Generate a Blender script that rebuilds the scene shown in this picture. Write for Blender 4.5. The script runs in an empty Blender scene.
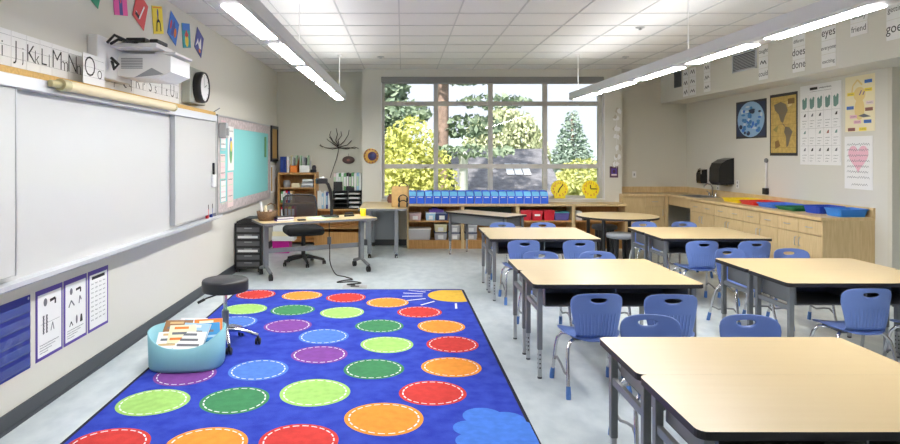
import bpy, bmesh, math, random
from mathutils import Vector, Matrix
random.seed(7)
PI = math.pi
SC = bpy.context.scene
COL = SC.collection

# ------------------------------------------------------------------ materials
def mat(name, col, rough=0.5, metal=0.0, noise=0.0, nscale=8.0, spec=0.5, stretch=None, col2=None, bump=0.0, bscale=60.0, alpha=1.0, trans=0.0, detail=4.0):
    m = bpy.data.materials.new(name); m.use_nodes = True
    nt = m.node_tree; b = nt.nodes['Principled BSDF']
    b.inputs['Base Color'].default_value = (*col, 1)
    b.inputs['Roughness'].default_value = rough
    b.inputs['Metallic'].default_value = metal
    b.inputs['Specular IOR Level'].default_value = spec
    b.inputs['Alpha'].default_value = alpha
    if trans: b.inputs['Transmission Weight'].default_value = trans
    tc = None
    if noise or col2 or bump:
        tc = nt.nodes.new('ShaderNodeTexCoord')
        mp = nt.nodes.new('ShaderNodeMapping'); nt.links.new(tc.outputs['Object'], mp.inputs['Vector'])
        if stretch: mp.inputs['Scale'].default_value = stretch
    if noise or col2:
        n = nt.nodes.new('ShaderNodeTexNoise'); n.inputs['Scale'].default_value = nscale; n.inputs['Detail'].default_value = detail
        nt.links.new(mp.outputs['Vector'], n.inputs['Vector'])
        r = nt.nodes.new('ShaderNodeValToRGB')
        c2 = col2 if col2 else tuple(min(1, c * (1 + noise)) for c in col)
        c1 = col if col2 else tuple(c * (1 - noise) for c in col)
        r.color_ramp.elements[0].position = 0.34; r.color_ramp.elements[1].position = 0.66
        r.color_ramp.elements[0].color = (*c1, 1); r.color_ramp.elements[1].color = (*c2, 1)
        nt.links.new(n.outputs['Fac'], r.inputs['Fac']); nt.links.new(r.outputs['Color'], b.inputs['Base Color'])
    if bump:
        n2 = nt.nodes.new('ShaderNodeTexNoise'); n2.inputs['Scale'].default_value = bscale; n2.inputs['Detail'].default_value = 3
        nt.links.new(mp.outputs['Vector'], n2.inputs['Vector'])
        bp = nt.nodes.new('ShaderNodeBump'); bp.inputs['Strength'].default_value = bump; bp.inputs['Distance'].default_value = 0.01
        nt.links.new(n2.outputs['Fac'], bp.inputs['Height']); nt.links.new(bp.outputs['Normal'], b.inputs['Normal'])
    return m
def emis(name, col, s):
    m = bpy.data.materials.new(name); m.use_nodes = True; nt = m.node_tree
    nt.nodes.remove(nt.nodes['Principled BSDF'])
    e = nt.nodes.new('ShaderNodeEmission'); e.inputs['Color'].default_value = (*col, 1); e.inputs['Strength'].default_value = s
    nt.links.new(e.outputs[0], nt.nodes['Material Output'].inputs[0]); return m
def s2l(r, g, b):
    f = lambda c: (c / 255 / 12.92) if c / 255 <= 0.04045 else ((c / 255 + 0.055) / 1.055) ** 2.4
    return (f(r), f(g), f(b))

M = {}
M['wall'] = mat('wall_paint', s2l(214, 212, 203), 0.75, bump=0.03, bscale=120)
M['wall_shade'] = mat('wall_paint_shaded', s2l(210, 207, 195), 0.75, bump=0.03, bscale=120)  # darker copy of the wall paint, shade of the recessed walls put into its colour
M['ceil'] = mat('ceiling_tile', s2l(224, 223, 222), 0.9, noise=0.025, nscale=90, bump=0.05, bscale=200)
M['tbar'] = mat('ceiling_grid_metal', s2l(198, 198, 199), 0.7)
M['floor'] = mat('floor_vinyl', s2l(184, 195, 201), 0.3, col2=s2l(204, 213, 217), nscale=9.0, detail=9, stretch=(1.0, 0.6, 1))
M['base'] = mat('baseboard_rubber', s2l(66, 70, 76), 0.5)
M['alu'] = mat('satin_aluminium', s2l(190, 192, 196), 0.35, 0.6)
M['alu_l'] = mat('light_aluminium', s2l(208, 211, 217), 0.4, 0.2)
M['white'] = mat('white_plastic', s2l(232, 232, 232), 0.45)
M['whiteboard'] = mat('whiteboard_enamel', s2l(206, 207, 207), 0.16)
M['paper'] = mat('white_paper', s2l(236, 236, 236), 0.8)
M['ink'] = mat('black_ink', s2l(35, 35, 38), 0.7)
M['inkg'] = mat('grey_ink', s2l(110, 112, 118), 0.7)
M['maprail'] = mat('tan_cork_rail', s2l(205, 166, 96), 0.7, noise=0.1, nscale=60)
M['screen_roll'] = mat('cream_screen_fabric', s2l(226, 212, 178), 0.6)
M['brass'] = mat('yellowed_end_cap', s2l(190, 182, 140), 0.4, 0.3)
M['black'] = mat('black_plastic', s2l(28, 28, 30), 0.42)
M['blackg'] = mat('glossy_black_plastic', s2l(18, 18, 20), 0.2)
M['blackfab'] = mat('black_fabric', s2l(30, 30, 33), 0.85)
M['blackvinyl'] = mat('black_vinyl', s2l(44, 44, 48), 0.45, bump=0.04, bscale=80)
M['mesh'] = mat('black_mesh', s2l(40, 40, 44), 0.8, alpha=0.8)
M['grey'] = mat('grey_steel', s2l(128, 131, 136), 0.4, 0.25)
M['greyd'] = mat('dark_grey_steel', s2l(92, 95, 101), 0.5, 0.1)
M['greyp'] = mat('blue_grey_panel', s2l(140, 145, 154), 0.6)
M['chrome'] = mat('chrome', s2l(215, 215, 220), 0.12, 1.0)
M['maple'] = mat('maple_laminate', s2l(212, 188, 143), 0.3, col2=s2l(214, 191, 147), nscale=3, stretch=(0.6, 9, 1), detail=6)
M['cab'] = mat('maple_cabinet', s2l(202, 175, 128), 0.45, col2=s2l(216, 191, 145), nscale=7, stretch=(9, 9, 0.7), detail=6)
M['ctop'] = mat('wood_laminate_counter', s2l(207, 178, 130), 0.35, col2=s2l(220, 194, 148), nscale=9, stretch=(6, 1, 1), detail=6)
M['oak'] = mat('oak_veneer', s2l(181, 133, 76), 0.5, col2=s2l(200, 152, 92), nscale=7, stretch=(9, 9, 0.7), detail=6)
M['edgeblk'] = mat('black_edge_band', s2l(38, 36, 40), 0.45)
M['chair'] = mat('blue_polypropylene', s2l(108, 134, 200), 0.38)
M['chairl'] = mat('blue_glide', s2l(82, 124, 190), 0.45)
M['rug'] = mat('royal_blue_carpet', s2l(46, 62, 166), 0.95, col2=s2l(60, 80, 184), nscale=9, detail=6, spec=0.1, bump=0.25, bscale=150)
for k, c in dict(R=(200, 66, 62), O=(226, 146, 62), L=(158, 202, 112), G=(70, 134, 92), B=(84, 126, 204), P=(128, 74, 152), Y=(234, 190, 78), C=(76, 124, 214)).items():
    M['rug' + k] = mat('carpet_' + k.lower() + '_yarn', s2l(*c), 0.95, noise=0.08, nscale=20, spec=0.1, bump=0.2, bscale=150)
M['rugw'] = mat('carpet_white_yarn', s2l(230, 232, 236), 0.95)
M['rugedge'] = mat('rug_binding', s2l(24, 26, 46), 0.9)
M['teal'] = mat('aqua_paper', s2l(138, 212, 214), 0.8)
M['binpanel'] = mat('lit_bin_plastic', s2l(130, 210, 255), 0.5)  # window light through the bin plastic, put into a lighter blue
M['bin'] = mat('blue_bin_plastic', s2l(48, 104, 236), 0.4)
M['tub'] = mat('aqua_rubber', s2l(134, 190, 204), 0.5)
M['clear'] = mat('clear_tub_plastic', s2l(208, 208, 212), 0.3, alpha=0.8)
M['glass'] = None
def C(name, r, g, b, rough=0.6, **k):
    if name not in M: M[name] = mat(name, s2l(r, g, b), rough, **k)
    return M[name]
YEL = C('yellow_plastic', 254, 230, 34, 0.4); ORG = C('orange_card', 232, 128, 44); NAVY = C('navy_card', 38, 62, 140)
RED = C('red_plastic', 200, 34, 52, 0.4); GRN = C('green_card', 104, 170, 110); PURP = C('purple_card', 88, 62, 150)
PINK = C('pink_paper', 226, 92, 168); TAN = C('tan_card', 212, 180, 128); CREAM = C('cream_paper', 240, 230, 196); LBL = C('pale_blue_paper', 160, 200, 226)
BRN = C('brown_wicker', 108, 82, 56, 0.8, noise=0.3, nscale=70); MAG = C('magenta_plastic', 196, 20, 150, 0.45); LGRN = C('pale_green_paper', 196, 220, 190)
DKG = C('dark_green_board', 40, 62, 52); BORD = C('patterned_border_paper', 196, 184, 186, noise=0.18, nscale=25); CORK = C('cork', 190, 152, 92, 0.9, noise=0.12, nscale=60)
TEALP = C('teal_paper', 52, 160, 170); BLUEP = C('blue_paper', 62, 120, 208); YELP = C('yellow_paper', 240, 216, 70); REDP = C('red_paper', 212, 80, 84); GREENP = C('emerald_paper', 54, 160, 128); INDP = C('indigo_paper', 84, 88, 158)
PINKL = C('pale_pink_paper', 236, 216, 216); HEART = C('rose_ink', 234, 186, 202); GOLD = C('aged_map_paper', 196, 166, 92, noise=0.12, nscale=20); MAPG = C('map_land_grey', 118, 108, 88); SEA = C('sea_blue_ink', 70, 130, 190, noise=0.3, nscale=30); ICE = C('ice_white_ink', 205, 218, 228); OCN = C('deep_navy_paper', 44, 54, 84)
GRYM = C('mid_grey_plastic', 150, 152, 156); GRYK = C('greenish_grey_plastic', 176, 180, 168)
WOODT = C('tan_wood', 214, 176, 116, 0.6, noise=0.08, nscale=15); RUST = C('rust_clay', 150, 96, 84); PLATE = C('brown_glaze', 92, 70, 64, 0.3); SUNY = C('ochre_glaze', 206, 158, 60, 0.4); SUNB = C('blue_glaze', 70, 78, 128, 0.4)

# ------------------------------------------------------------------ mesh builder
_tc = {}
def text_geo(s, size, thin=0.0):
    if (s, size, thin) in _tc: return _tc[(s, size, thin)]
    cu = bpy.data.curves.new('lettering', 'FONT'); cu.body = s; cu.size = size; cu.align_x = 'CENTER'; cu.resolution_u = 3; cu.offset = -thin * size
    o = bpy.data.objects.new('lettering', cu); COL.objects.link(o)
    bpy.context.view_layer.update()
    me = o.to_mesh()
    r = ([tuple(v.co) for v in me.vertices], [tuple(p.vertices) for p in me.polygons])
    o.to_mesh_clear(); bpy.data.objects.remove(o); bpy.data.curves.remove(cu)
    _tc[(s, size, thin)] = r; return r

class MB:
    def __init__(s): s.v = []; s.f = []; s.m = []; s.sm = []; s.mats = []
    def mi(s, m):
        if m not in s.mats: s.mats.append(m)
        return s.mats.index(m)
    def add(s, vs, fs, m, smooth=False, X=None):
        o = len(s.v); k = s.mi(m)
        s.v += [tuple(X @ Vector(v)) for v in vs] if X else [tuple(v) for v in vs]
        for f in fs: s.f.append([i + o for i in f]); s.m.append(k); s.sm.append(smooth)
        return s
    def box(s, x0, x1, y0, y1, z0, z1, m, bev=0.0, X=None, seg=2):
        if bev:
            bm = bmesh.new(); bmesh.ops.create_cube(bm, size=1)
            for v in bm.verts: v.co = Vector(((x0 + x1) / 2 + v.co.x * (x1 - x0), (y0 + y1) / 2 + v.co.y * (y1 - y0), (z0 + z1) / 2 + v.co.z * (z1 - z0)))
            bmesh.ops.bevel(bm, geom=bm.edges[:], offset=bev, segments=seg, profile=0.5, affect='EDGES')
            bm.verts.index_update()
            s.add([v.co[:] for v in bm.verts], [[v.index for v in f.verts] for f in bm.faces], m, False, X); bm.free(); return s
        vs = [(x, y, z) for x in (x0, x1) for y in (y0, y1) for z in (z0, z1)]
        return s.add(vs, [(0, 1, 3, 2), (4, 6, 7, 5), (0, 4, 5, 1), (2, 3, 7, 6), (0, 2, 6, 4), (1, 5, 7, 3)], m, False, X)
    def tube(s, pts, r, m, n=8, X=None, smooth=True):
        P = [Vector(p) for p in pts]; k = len(P)
        R = r if isinstance(r, (list, tuple)) else [r] * k
        T = [(P[min(i + 1, k - 1)] - P[max(i - 1, 0)]).normalized() for i in range(k)]
        a = Vector((0, 0, 1)) if abs(T[0].z) < 0.9 else Vector((1, 0, 0))
        u = T[0].cross(a).normalized(); vs = []
        for i in range(k):
            if i: u = (u - T[i] * u.dot(T[i])).normalized()
            w = T[i].cross(u)
            for j in range(n):
                t = 2 * PI * j / n; vs.append(P[i] + (u * math.cos(t) + w * math.sin(t)) * R[i])
        fs = [(i * n + j, i * n + (j + 1) % n, (i + 1) * n + (j + 1) % n, (i + 1) * n + j) for i in range(k - 1) for j in range(n)]
        s.add(vs, fs, m, smooth, X)
        s.add(vs[:n], [tuple(range(n))[::-1]], m, False, X); s.add(vs[-n:], [tuple(range(n))], m, False, X); return s
    def lathe(s, prof, c, m, n=24, sx=1.0, sy=1.0, smooth=True, X=None):
        vs = [(c[0] + r * sx * math.cos(2 * PI * j / n), c[1] + r * sy * math.sin(2 * PI * j / n), c[2] + z) for r, z in prof for j in range(n)]
        k = len(prof)
        fs = [(i * n + j, i * n + (j + 1) % n, (i + 1) * n + (j + 1) % n, (i + 1) * n + j) for i in range(k - 1) for j in range(n)]
        s.add(vs, fs, m, smooth, X)
        if prof[0][0] > 1e-5: s.add(vs[:n], [tuple(range(n))[::-1]], m, False, X)
        if prof[-1][0] > 1e-5: s.add(vs[-n:], [tuple(range(n))], m, False, X)
        return s
    def prism(s, out, a0, a1, axis, m, mside=None, X=None):
        # outline in the two other axes, extruded along axis from a0 to a1
        def P(u, w, a): return {'z': (u, w, a), 'y': (u, a, w), 'x': (a, u, w)}[axis]
        n = len(out); vs = [P(u, w, a0) for u, w in out] + [P(u, w, a1) for u, w in out]
        s.add(vs, [tuple(range(n))[::-1], tuple(range(n, 2 * n))], m, False, X)
        s.add(vs, [(i, (i + 1) % n, n + (i + 1) % n, n + i) for i in range(n)], mside or m, False, X); return s
    # flat decals on a sheet that faces -Y
    def rect(s, x0, x1, z0, z1, y, m, X=None): return s.add([(x0, y, z0), (x1, y, z0), (x1, y, z1), (x0, y, z1)], [(0, 1, 2, 3)], m, False, X)
    def poly(s, pts, y, m, X=None): return s.add([(p[0], y, p[1]) for p in pts], [tuple(range(len(pts)))], m, False, X)
    def disc(s, cx, cz, rx, rz, y, m, n=20, X=None): return s.poly([(cx + rx * math.cos(2 * PI * j / n), cz + rz * math.sin(2 * PI * j / n)) for j in range(n)], y, m, X)
    def stroke(s, pts, w, y, m, X=None):
        for (a, b), (c, d) in zip(pts[:-1], pts[1:]):
            L = math.hypot(c - a, d - b) or 1e-6; nx, nz = -(d - b) / L * w / 2, (c - a) / L * w / 2
            s.poly([(a + nx, b + nz), (a - nx, b - nz), (c - nx, d - nz), (c + nx, d + nz)], y, m, X)
        return s
    def scrib(s, x0, x1, z, h, y, m, w=0.004, seed=0):
        rr = random.Random(seed); n = max(4, int((x1 - x0) / (h * 0.55)))
        pts = [(x0 + (x1 - x0) * i / n, z + (h / 2 if i % 2 else -h / 2) * rr.uniform(0.4, 1)) for i in range(n + 1)]
        return s.stroke(pts, w, y, m)
    def text(s, t, x, z, size, y, m, thin=0.0):
        vs, fs = text_geo(t, size, thin); return s.add([(x + v[0], y, z + v[1]) for v in vs], fs, m)
    def build(s, name, parent=None, loc=None, rotz=0.0):
        me = bpy.data.meshes.new(name); me.from_pydata(s.v, [], s.f)
        for m in s.mats: me.materials.append(m)
        me.polygons.foreach_set('material_index', s.m); me.polygons.foreach_set('use_smooth', s.sm); me.update()
        o = bpy.data.objects.new(name, me); COL.objects.link(o)
        if parent: o.parent = parent
        if loc: o.location = loc
        o.rotation_euler = (0, 0, rotz)
        return o

def tag(o, label, cat, group=None, kind=None):
    o['label'] = label; o['category'] = cat
    if group: o['group'] = group
    if kind: o['kind'] = kind
    return o
def thing(name, label, cat, loc=(0, 0, 0), rotz=0.0, group=None):
    o = bpy.data.objects.new(name, None); COL.objects.link(o); o.location = loc; o.rotation_euler = (0, 0, rotz); o.empty_display_size = 0.1
    return tag(o, label, cat, group)
def copy_tree(o, parent=None):
    c = o.copy(); COL.objects.link(c)
    if parent: c.parent = parent
    for ch in list(o.children): copy_tree(ch, c)
    return c
def struct(name, mb): o = mb.build(name); o['kind'] = 'structure'; return o

# ------------------------------------------------------------------ room shell
LX, RX, BY, WY, CZ, SXX, SZ = -2.21, 4.97, 10.95, 10.6, 2.99, 4.516, 2.435
struct('floor', MB().box(LX - .1, 6.3, -1.9, BY + .1, -.1, 0, M['floor']))
struct('ceiling', MB().box(LX - .1, 6.3, -1.9, BY + .1, CZ, CZ + .1, M['ceil']))
g = MB(); x = -.04 - .61 * 3
while x < SXX: g.box(x - .007, x + .007, -1.75, BY, CZ - .007, CZ, M['tbar']); x += .61
y = 6.38 - .61 * 13
while y < BY: g.box(LX, SXX, y - .007, y + .007, CZ - .0065, CZ, M['tbar']); y += .61
struct('trim_1', g)
struct('wall_left', MB().box(LX - .1, LX, -1.9, BY, 0, CZ, M['wall']))
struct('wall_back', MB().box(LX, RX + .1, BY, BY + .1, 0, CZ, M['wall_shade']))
WX0, WX1, WZ0, WZ1 = -.373, 3.426, .778, 2.862
CX0, CX1 = -.695, 3.71
w = MB()
w.box(CX0, WX0, WY, BY + .05, 0, CZ, M['wall']); w.box(WX1, CX1, WY, BY + .05, 0, CZ, M['wall'])
w.box(WX0, WX1, WY, BY + .05, 0, WZ0, M['wall']); w.box(WX0, WX1, WY, BY + .05, WZ1, CZ, M['wall'])
struct('wall_window', w)
# cut the plain back wall behind the window bay: rebuild it in two side pieces
bpy.data.objects.remove(bpy.data.objects['wall_back'])
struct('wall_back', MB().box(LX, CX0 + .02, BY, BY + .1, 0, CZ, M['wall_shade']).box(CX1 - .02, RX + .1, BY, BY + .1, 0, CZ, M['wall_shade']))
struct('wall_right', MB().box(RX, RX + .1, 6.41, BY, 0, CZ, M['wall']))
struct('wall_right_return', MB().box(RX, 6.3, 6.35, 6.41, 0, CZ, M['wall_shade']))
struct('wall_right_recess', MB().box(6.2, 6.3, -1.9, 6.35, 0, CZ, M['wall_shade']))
struct('wall_front', MB().box(LX, 6.2, -1.9, -1.8, 0, CZ, M['wall']))
struct('wall_soffit', MB().box(SXX, RX, 6.41, BY, SZ, CZ, M['wall']).box(SXX, 6.2, -1.8, 6.41, SZ, CZ, M['wall']))
struct('baseboard_left', MB().box(LX, LX + .012, -1.8, BY, 0, .105, M['base']).box(LX + .012, LX + .018, -1.8, BY, 0, .02, M['base']))
struct('baseboard_back', MB().box(LX, CX0, BY - .012, BY, 0, .105, M['base']).box(CX0, .06, WY - .012, WY, 0, .105, M['base']))
struct('baseboard_right', MB().box(RX, 6.2, 6.338, 6.35, 0, .105, M['base']))

# window: frame, sashes, panes
fr = C('window_frame_metal', 196, 193, 187, 0.45); WF = .075; wy0, wy1 = WY + .12, WY + .2
cols = [WX0 + .02, .565, 1.503, 2.44, WX1 - .04]; rows = [WZ0 + .02, 1.338, 2.415, WZ1]
wf = MB()
for i, c in enumerate(cols): wf.box(c - WF / 2, c + WF / 2, wy0, wy1, rows[0] - .02, rows[-1], fr)
for r in rows: wf.box(WX0, WX1, wy0 + .005, wy1 - .005, max(WZ0, r - WF / 2), min(WZ1, r + WF / 2), fr)
win = struct('window_1', wf)
gl = bpy.data.materials.new('window_glass'); gl.use_nodes = True; nt = gl.node_tree; nt.nodes.remove(nt.nodes['Principled BSDF'])
tr = nt.nodes.new('ShaderNodeBsdfTransparent'); go = nt.nodes.new('ShaderNodeBsdfGlossy'); go.inputs['Roughness'].default_value = .02
fn = nt.nodes.new('ShaderNodeFresnel'); fn.inputs['IOR'].default_value = 1.3; mx = nt.nodes.new('ShaderNodeMixShader')
nt.links.new(fn.outputs[0], mx.inputs[0]); nt.links.new(tr.outputs[0], mx.inputs[1]); nt.links.new(go.outputs[0], mx.inputs[2]); nt.links.new(mx.outputs[0], nt.nodes['Material Output'].inputs[0])
for i in range(4):
    for j in range(3):
        p = MB().box(cols[i] + WF / 2, cols[i + 1] - WF / 2, wy0 + .035, wy0 + .041, rows[j] + WF / 2, rows[j + 1] - WF / 2, gl).build('window_pane', win)
    cx = (cols[i] + cols[i + 1]) / 2
    MB().box(cx - .1, cx + .1, wy0 - .03, wy0, 2.372, 2.396, M['white'], .005).build('window_latch', win)
struct('trim_2', MB().box(WX1 - .012, WX1, WY - .004, wy0, WZ0, WZ1 - .1, M['white']).box(WX0, WX0 + .012, WY - .004, wy0, WZ0, WZ1 - .1, M['white']).box(WX0, WX1, WY - .02, wy0, WZ0, WZ0 + .014, M['white']))
bl = thing('roller_blind', 'grey roller blind rolled up along the top of the window', 'blind', (1.52, WY + .03, 2.77))
MB().box(-1.89, 1.89, -.035, .035, -.01, .09, C('blind_grey', 140, 140, 138, .6), .01).build('cassette', bl)
MB().box(-1.87, 1.87, -.008, .008, -.03, -.01, C('blind_bar', 160, 160, 158, .6)).build('bottom_bar', bl)

# ------------------------------------------------------------------ pendant lights
LENS = emis('lamp_lens_glow', (1.0, .985, .96), 26.0); UPL = emis('lamp_uplight_glow', (1.0, .99, .97), 4.0)
HOUS = C('lamp_housing_white', 205, 205, 208, .4)
def pendant(cx, label):
    t = thing('pendant_light', label, 'light', (cx, 4.6, 2.35), 0, 'linear pendant lights')
    y0, y1 = -2.65, 4.72
    out = [(-.06, 0), (-.078, .018), (-.078, .11), (-.07, .11), (-.07, .08), (.07, .08), (.07, .11), (.078, .11), (.078, .018), (.06, 0)]
    MB().prism(out, y0, y1, 'y', HOUS).build('housing', t)
    MB().box(-.055, .055, y0 + .1, y1 - .1, .081, .084, UPL).build('uplight_lens', t)
    e = [9.27, 8.08, 6.87, 5.65, 4.45, 3.25, 2.05]
    for a, b in zip(e[1:], e[:-1]): MB().box(-.053, .053, a - 4.6 + .12, b - 4.6 - .12, -.006, -.001, LENS).build('lens', t)
    for yy in (9.12, 5.6, 2.0): MB().tube([(0, yy - 4.6, .1), (0, yy - 4.6, CZ - 2.35)], .007 if yy > 9 else .003, M['white'], 6).lathe([(.03, -.02), (.03, 0)], (0, yy - 4.6, CZ - 2.35), M['white'], 12).build('hanger', t)
pendant(-.927, 'long white pendant light hanging above the whiteboard side')
pendant(2.555, 'long white pendant light hanging above the wall cabinets and word cards')
for x, y, l in ((-.33, 9.23, 'small round ceiling sprinkler near the window above the blind'), (3.29, 9.23, 'small round ceiling sprinkler near the soffit and window corner'), (2.69, 7.09, 'small ceiling sprinkler beside the pendant light over the tables')):
    tag(MB().lathe([(.05, -.012), (.05, 0)], (0, 0, 0), M['alu'], 16).lathe([(.012, -.035), (.02, -.03), (.015, -.012)], (0, 0, 0), M['alu'], 10).build('ceiling_sprinkler', None, (x, y, CZ)), l, 'sprinkler', 'ceiling sprinklers')

# wall-mount helper rotations
RL, RR = PI / 2, -PI / 2
def Lw(y, z, off=0.0): return (LX + off, y, z)
def Rw(y, z, off=0.0): return (RX - off, y, z)

# ------------------------------------------------------------------ left wall: whiteboard
t = thing('whiteboard', 'large sliding whiteboard with aluminium frame on the left wall', 'whiteboard', Lw(5.3, .78), RL)
MB().box(-2.9, 1.84, -.03, 0, .06, 1.14, M['whiteboard']).build('writing_surface', t)
MB().box(-2.9, 1.8, -.10, 0, 1.134, 1.205, M['alu_l'], .004).build('top_rail', t)
MB().box(-2.9, 1.79, -.085, 0, 1.205, 1.2445, M['maprail']).box(-2.9, 1.79, -.088, 0, 1.2, 1.207, M['white']).build('map_rail', t)
MB().box(-2.9, -1.846, -.075, -.035, .1, 1.134, M['whiteboard'], .004).box(-1.86, -1.846, -.078, -.033, .1, 1.134, M['alu']).build('sliding_panel', t)
MB().box(.56, 1.83, -.075, -.035, .1, 1.134, M['whiteboard'], .004).box(.545, .56, -.078, -.033, .1, 1.134, M['alu']).build('sliding_panel', t)
MB().prism([(0, .0), (-.05, .015), (-.12, .045), (-.12, .07), (-.105, .07), (-.095, .06), (-.02, .065), (-.02, .1), (0, .1)], -2.9, 1.95, 'x', M['alu_l']).build('marker_tray', t)
MB().box(1.83, 1.86, -.08, 0, .06, 1.2, M['alu']).build('side_rail', t)
MB().tube([(1.8, -.03, 1.23), (1.93, -.09, 1.3)], .006, M['grey'], 6).build('rail_hook', t)
t = thing('screen_roll', 'cream roll of pull-down screen hanging under the cork rail of the whiteboard', 'projection screen', (LX + .137, 4.735, 1.97), RL)
MB().tube([(-.9, 0, 0), (.9, 0, 0)], .034, M['screen_roll'], 16).build('roll', t)
MB().tube([(-.96, 0, 0), (-.88, 0, 0)], .038, M['brass'], 12).tube([(-1.03, .02, 0), (-.95, .0, 0)], .022, M['brass'], 8).build('end_cap', t)
MB().tube([(.89, 0, 0), (.92, 0, 0)], .036, M['brass'], 12).build('end_cap', t)
for i, (yy, m, l) in enumerate(((6.86, RED, 'red marker standing at the far end of the whiteboard tray'), (7.0, NAVY, 'dark blue marker standing beside the red marker on whiteboard tray'))):
    tag(MB().lathe([(.018, 0), (.018, .1), (.012, .105)], (0, 0, 0), m, 10).lathe([(.019, .1), (.019, .15), (.01, .155)], (0, 0, 0), M['ink'], 10).build('marker', None, (LX + .06, yy, .843)), l, 'marker', 'markers on the tray')
t = thing('marker_holder', 'small white holder with a black marker stuck on the whiteboard', 'holder', (LX + .075, 7.0, 1.18), RL)
MB().box(-.05, .05, -.03, 0, 0, .14, M['white'], .006).build('holder', t); MB().tube([(0, -.015, .12), (0, -.015, .27)], .013, M['ink'], 8).build('marker', t)

# alphabet cards
def sheet(name, label, cat, loc, rotz, w, h, m, group=None, deco=None, th=.003):
    b = MB().box(-w / 2, w / 2, -th, 0, -h / 2, h / 2, m)
    if deco: deco(b, -th - .0008)
    return tag(b.build(name, None, loc, rotz), label, cat, group)
alpha = [('I i', 3.2, 3.52), ('J j', 3.52, 3.665), ('K k', 3.665, 3.8), ('L l', 3.8, 3.93), ('M m', 3.93, 4.12), ('N n', 4.12, 4.3), ('O o', 4.3, 4.6), ('P p', 4.6, 4.86), ('Q q', 4.86, 5.12), ('R r', 5.12, 5.38), ('S s', 5.38, 5.64), ('T t', 5.64, 5.9), ('U u', 5.9, 6.16)]
for s_, a, b in alpha:
    big, sm = s_.split()
    def d(mb, y, big=big, sm=sm, a=a, b=b):
        w = b - a; z = -.05
        mb.text(big, -w * .2, z, (.2 if big == 'O' else .17) if w > .16 else .15, y, M['ink'], .014); mb.text(sm, w * .25, z - .005, .14 if w > .16 else .12, y, M['ink'], .014)
        for zz in (-.052, .012, .07): mb.rect(-w * .48, w * .48, zz, zz + .0015, y + .0003, M['inkg'])
    yy_ = (a + b) / 2 if big != 'O' else 4.29
    sheet('alphabet_card', 'white alphabet card with handwriting letters %s and %s above the whiteboard' % (big, sm), 'alphabet card', Lw(yy_, 2.145 if big != 'O' else 2.125, 0 if big != 'O' else .088), RL, b - a - .004, .202, M['paper'], 'alphabet cards above the whiteboard', d)

# projector
t = thing('projector_mount', 'white wall mount plate with arm and cables holding the projector', 'projector mount', Lw(4.66, 2.225), RL)
MB().box(-.29, .25, -.075, 0, -.13, .165, M['white'], .008).build('wall_plate', t)
MB().box(-.12, .2, -.42, -.09, .1, .135, M['white'], .006).build('arm', t)
cb = MB()
for k in range(4):
    cb.tube([(-.2 + .05 * k, -.1, .12), (-.22 + .06 * k, -.16, .17 - .02 * k), (-.15 + .05 * k, -.22, .14), (-.1, -.3, .136)], .011, M['black'], 6)
cb.tube([(-.14, -.1, .02), (-.16, -.16, -.03), (-.14, -.12, -.06), (-.13, -.1, .0)], .012, M['black'], 6)
cb.box(-.13, .05, -.34, -.2, .137, .17, M['black'], .006).box(-.1, .1, -.42, -.36, .137, .165, M['black'], .006); cb.build('cable', t)
t = thing('projector', 'white short-throw projector hanging above the whiteboard from its wall mount', 'projector', Lw(4.88, 2.135), RL)
MB().prism([(-.06, 0), (-.36, -.02), (-.47, .03), (-.47, .15), (-.40, .165), (-.06, .165)], -.2, .22, 'x', M['white']).build('body', t)
gr = MB()
for k in range(7): gr.box(-.204, -.2, -.26, -.1, .055 + .012 * k, .061 + .012 * k, GRYM)
gr.build('vent', t)
MB().box(-.18, .2, -.5, -.34, .165, .185, M['white'], .006).build('top_cover', t)
MB().poly([(-.2, 0)] * 3, 0, GRYM) if False else None
MB().prism([(-.2, -.012), (-.42, .012), (-.33, .06)], -.205, -.2, 'x', GRYM).build('lens_recess', t)
t = thing('speaker_box', 'greenish grey wall speaker box behind the round clock', 'speaker', Lw(6.47, 2.066), RL)
MB().box(-.24, .24, -.09, 0, 0, .36, GRYK, .008).build('cabinet', t)
MB().box(-.2, .2, -.093, -.09, .04, .32, C('speaker_grille', 186, 188, 178)).build('grille', t)
t = thing('wall_clock', 'round clock with thick black rim mounted on the wall speaker box', 'clock', (LX + .09, 6.44, 2.235), RL)
X = Matrix.Rotation(PI / 2, 4, 'X')
MB().lathe([(.155, 0), (.162, .05), (.155, .085), (.142, .085), (.142, .07)], (0, 0, 0), M['black'], 32, X=X).build('rim', t)
f = MB().lathe([(.1405, .0), (.1405, .074)], (0, 0, 0), M['paper'], 32, X=X)
for k in range(12):
    a = k * PI / 6; f.stroke([(.115 * math.sin(a), .115 * math.cos(a)), (.132 * math.sin(a), .132 * math.cos(a))], .008, -.0748, M['ink'])
f.build('dial', t)
MB().stroke([(0, 0), (.07, .03)], .008, -.0760, M['ink']).stroke([(0, 0), (-.02, .11)], .006, -.0768, M['ink']).build('hand', t)

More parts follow.
